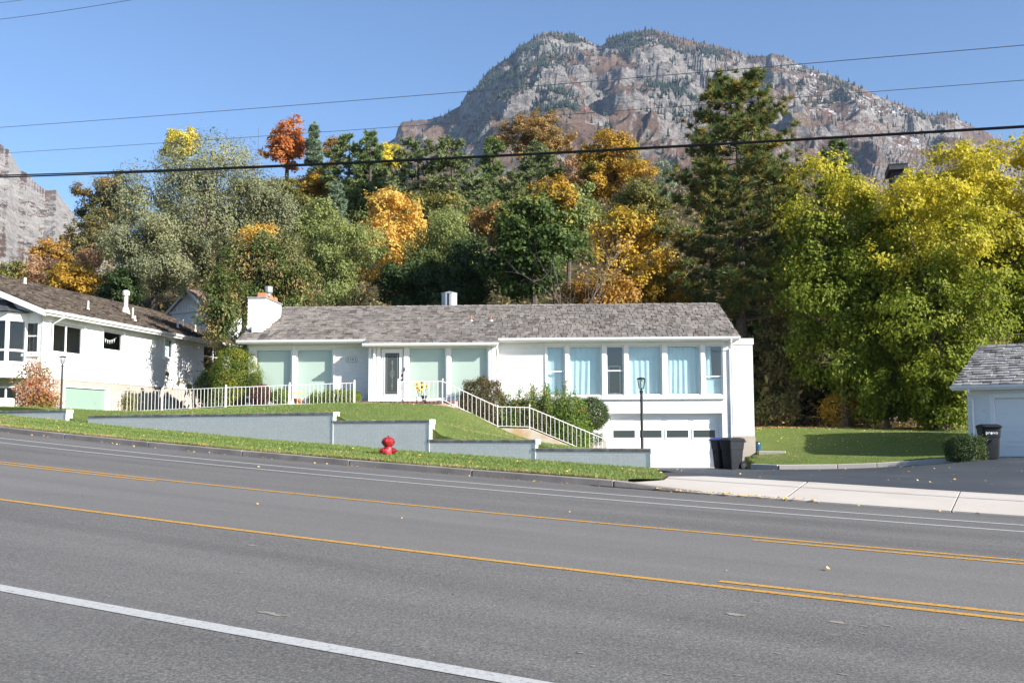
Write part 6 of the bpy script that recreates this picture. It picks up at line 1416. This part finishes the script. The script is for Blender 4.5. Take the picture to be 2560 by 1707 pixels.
vs_ = np.interp(uc_, SIL[:, 0], SIL[:, 1]) + 2.2 * perlin(uc_ * .045, uc_ * 0, 20) + 1.3 * perlin(uc_ * .14, uc_ * 0 + 3, 21)
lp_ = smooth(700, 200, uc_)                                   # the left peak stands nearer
Y1_ = 2550 - 900 * lp_ + 160 * perlin(uc_ * .0035, uc_ * 0, 22); Y0_ = 950 - 250 * lp_
e1 = np.array([(at(u, v, 1000.)[2]) / 1000. for u, v in zip(uc_, vs_)]); e0 = np.minimum(.19, e1 * .45)
UU, TT = np.meshgrid(uc_, tt); E1, E0 = e1[None], e0[None]; YR = Y0_[None] + (Y1_ - Y0_)[None] * np.minimum(TT, 1) + (TT - 1).clip(0) * 900
tq = np.minimum(TT, 1); EL = E0 + (E1 - E0) * tq ** .92
XX = (UU - 1280) / F_PX * YR; ZZ = EL * YR - (TT - 1).clip(0) * 900 * .9
env = np.sqrt(np.clip(4 * tq * (1 - tq), 0, 1)) * np.clip((1.0 - TT) * 6, 0, 1)
wx = XX + 60 * fbm(XX / 300, YR / 300, 3, 40); wy = YR + 60 * fbm(XX / 300 + 9, YR / 300, 3, 41)
REL = 60 * ridged(wx / 460, wy / 620, 3, 30) + 13 * ridged(wx / 95, wy / 150, 3, 34)
ZZ = ZZ + env * (REL - 20) * (1 - .65 * lp_[None])
rockm = smooth(.36, .60, tq + .20 * fbm(UU / 260, TT * 3, 3, 50) + .2 * lp_[None]) * (1 - .75 * lp_[None]) * (.12 + .88 * smooth(-.30, .20, fbm(wx / 300, wy / 360, 4, 52) + .25 * lp_[None]))
stp_ = 78.0; ph_ = ZZ / stp_ + .45 * fbm(wx / 260, wy / 260, 3, 55); fr_ = ph_ - np.floor(ph_); tz = (np.floor(ph_) + smooth(.58, .90, fr_)) - ph_
ZZ = ZZ + rockm * tz * stp_ * .95 * np.clip((1.0 - TT) * (10 - 6.5 * lp_[None]), 0, 1)
ZZ = ZZ + np.clip((1.0 - TT) * 8, 0.12, 1) * (8.0 * fbm(XX / 34, YR / 30, 4, 60) * (.35 + rockm))
ny_, nx_ = UU.shape; i2 = np.arange(nx_ * ny_).reshape(ny_, nx_)
MV = np.c_[XX.ravel(), YR.ravel(), ZZ.ravel()]
def mat_mountain():
    m, nt, out = _nt('mountain_rock'); g = nt.nodes.new('ShaderNodeNewGeometry'); p = g.outputs['Position']
    sx = nt.nodes.new('ShaderNodeSeparateXYZ'); nt.links.new(g.outputs['True Normal'], sx.inputs[0]); px = nt.nodes.new('ShaderNodeSeparateXYZ'); nt.links.new(p, px.inputs[0])
    mp = nt.nodes.new('ShaderNodeMapping'); mp.inputs['Scale'].default_value = (1, 1, 2.0); nt.links.new(p, mp.inputs[0])
    rock = _ramp(nt, _noise(nt, mp.outputs[0], .045, 8, .78), [(.34, (.085, .08, .08)), (.46, (.20, .186, .175)), (.55, (.31, .285, .262)), (.68, (.45, .41, .365))])
    scr = _ramp(nt, _noise(nt, p, .012, 6, .65), [(.33, (.115, .085, .068)), (.5, (.18, .115, .085)), (.62, (.22, .155, .10)), (.75, (.13, .112, .075))])
    red = _noise(nt, p, .035, 4, .6); scr = _mixc(nt, _ramp(nt, red, [(.60, 0.0), (.68, .7)]), scr, (.25, .10, .075, 1))
    bsh = _noise(nt, p, .11, 3, .6); scr = _mixc(nt, _ramp(nt, bsh, [(.60, 0.0), (.66, .75)]), scr, (.055, .062, .035, 1))
    f = _math(nt, 'ADD', sx.outputs[2], _math(nt, 'MULTIPLY', _math(nt, 'SUBTRACT', _noise(nt, p, .03, 5, .7), .5), .42))
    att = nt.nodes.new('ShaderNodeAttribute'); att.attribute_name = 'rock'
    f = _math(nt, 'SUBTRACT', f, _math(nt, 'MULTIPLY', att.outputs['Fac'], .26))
    rk_ = _ramp(nt, f, [(.52, 1.0), (.60, 0.0)]); c = _mixc(nt, rk_, scr, rock)
    att2 = nt.nodes.new('ShaderNodeAttribute'); att2.attribute_name = 'snow'
    sn = _math(nt, 'MULTIPLY', att2.outputs['Fac'], _ramp(nt, _noise(nt, p, .045, 5, .75), [(.55, 0.0), (.60, 1.0)]))
    sn = _math(nt, 'MULTIPLY', sn, _ramp(nt, sx.outputs[2], [(.48, 0.0), (.62, 1.0)])); c = _mixc(nt, sn, c, (.80, .82, .86, 1))
    c = _mixc(nt, _math(nt, 'MULTIPLY', _ramp(nt, att.outputs['Fac'], [(.6, 0.0), (.85, .75)]), rk_), c, _ramp(nt, _noise(nt, mp.outputs[0], .06, 7, .75), [(.35, (.24, .225, .21)), (.5, (.46, .43, .395)), (.65, (.62, .58, .53))]))  # left peak: pale limestone, with its sunlit brightness painted into the colour
    _bsdf(nt, out, c, .95, 0, .1, _noise(nt, mp.outputs[0], .10, 6, .75), 1.0, 12.0); return m
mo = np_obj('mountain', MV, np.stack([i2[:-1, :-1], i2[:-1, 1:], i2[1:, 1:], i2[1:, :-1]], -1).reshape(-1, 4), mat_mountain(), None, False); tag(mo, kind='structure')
def px_v(X, Y, Z):
    d = np.stack([X, Y, Z - EYE[2]], -1); z = d @ _F; return 1280 + F_PX * (d @ _R) / z, 853.5 - F_PX * (d @ _U) / z
US, VS = px_v(XX, YR, ZZ)
def blob(u, v, ru, rv): return np.exp(-(((US - u) / ru) ** 2 + ((VS - v) / rv) ** 2))
snow = np.clip(1.3 * blob(2010, 185, 45, 30) + 1.3 * blob(2130, 265, 90, 30) + 1.2 * blob(2040, 255, 60, 30) + 1.1 * blob(2420, 310, 40, 18) + 1.2 * blob(2270, 360, 60, 25) + .9 * blob(2260, 280, 60, 25) + .5 * blob(1640, 130, 60, 20) + .5 * blob(1690, 215, 50, 15), 0, 1)
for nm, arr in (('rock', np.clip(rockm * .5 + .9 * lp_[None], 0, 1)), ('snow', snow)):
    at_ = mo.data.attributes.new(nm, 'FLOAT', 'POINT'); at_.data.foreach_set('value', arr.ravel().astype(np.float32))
# conifers standing on the mountain: one mass
fw = 1.3 * blob(1345, 140, 50, 36) + 1.2 * blob(1430, 95, 40, 18) + 1.2 * blob(1395, 250, 38, 45) + 1.0 * blob(1290, 195, 40, 28) + 1.3 * blob(1590, 110, 55, 28) + 1.2 * blob(1660, 130, 45, 22) + 1.3 * blob(1690, 235, 45, 45) + .8 * blob(1640, 185, 35, 20) + .9 * blob(1780, 135, 45, 16) + .6 * blob(1240, 230, 40, 40) + .5 * blob(2060, 230, 60, 40) + .35 * blob(1900, 200, 90, 40) + .4 * blob(2300, 300, 90, 25) + .35 * blob(1110, 295, 60, 12) + .02
fw = fw * (TT < 1.0) * (TT > .12) * (UU > 940) * (UU < 2620) * (.25 + smooth(-.2, .3, fbm(XX / 120, YR / 150, 3, 70)))
prob = fw.ravel() / fw.sum(); rgf = np.random.default_rng(5); ix = rgf.choice(len(prob), 7000, p=prob)
# a thin line of trees along the skyline
sk_ = rgf.choice(np.where((UU.ravel() > 1080) & (UU.ravel() < 2450) & (TT.ravel() > .985) & (TT.ravel() < 1.0))[0], 110); ix = np.r_[ix, sk_]
Pf = MV[ix] + np.c_[rgf.normal(0, 4, (len(ix), 2)), np.zeros(len(ix))]; hf = rgf.uniform(6, 14, len(ix)); rf = hf * rgf.uniform(.17, .26, len(ix)); NS = 6
ang = np.arange(NS) * 2 * np.pi / NS; Vt = []
for lv, (rr_, h0_, h1_) in enumerate(((1.0, .05, .55), (.72, .35, .8), (.42, .62, 1.05))):
    jr = rgf.uniform(.75, 1.25, (len(ix), NS)); ring = np.stack([Pf[:, None, 0] + rf[:, None] * rr_ * jr * np.cos(ang + lv), Pf[:, None, 1] + rf[:, None] * rr_ * jr * np.sin(ang + lv), np.repeat((Pf[:, 2] + hf * h0_)[:, None], NS, 1)], -1)
    tipv = np.stack([Pf[:, 0], Pf[:, 1], Pf[:, 2] + hf * h1_], -1)[:, None]; Vt.append(np.concatenate([ring, tipv], 1))
Vt = np.concatenate(Vt, 1); per_ = 3 * (NS + 1); fcs = np.array([(l * (NS + 1) + k, l * (NS + 1) + (k + 1) % NS, l * (NS + 1) + NS) for l in range(3) for k in range(NS)])
tag(np_obj('mountain_forest', Vt.reshape(-1, 3), (fcs[None] + (np.arange(len(ix)) * per_)[:, None, None]).reshape(-1, 3), M_leaf('far_conifer', [(.010, .017, .012), (.016, .025, .016), (.026, .035, .021)], None, None, .1)), 'dark conifer stands scattered over the mountain slopes and gullies', 'forest', kind='stuff')

# ================================================================== HAZE
hz_ = MB().box(-2300, 3400, -120, 3400, -25, float(MV[:, 2].max()) + 60).build('haze', 'white'); hz_.data.materials.clear()
m, nt, out = _nt('haze_air'); pv = nt.nodes.new('ShaderNodeVolumePrincipled'); pv.inputs['Color'].default_value = (.50, .70, 1.0, 1); pv.inputs['Density'].default_value = 5e-5; pv.inputs['Anisotropy'].default_value = .0
nt.links.new(pv.outputs[0], out.inputs['Volume']); hz_.data.materials.append(m); tag(hz_, 'thin pale blue haze in the air between the street and the mountain', 'haze', kind='stuff')
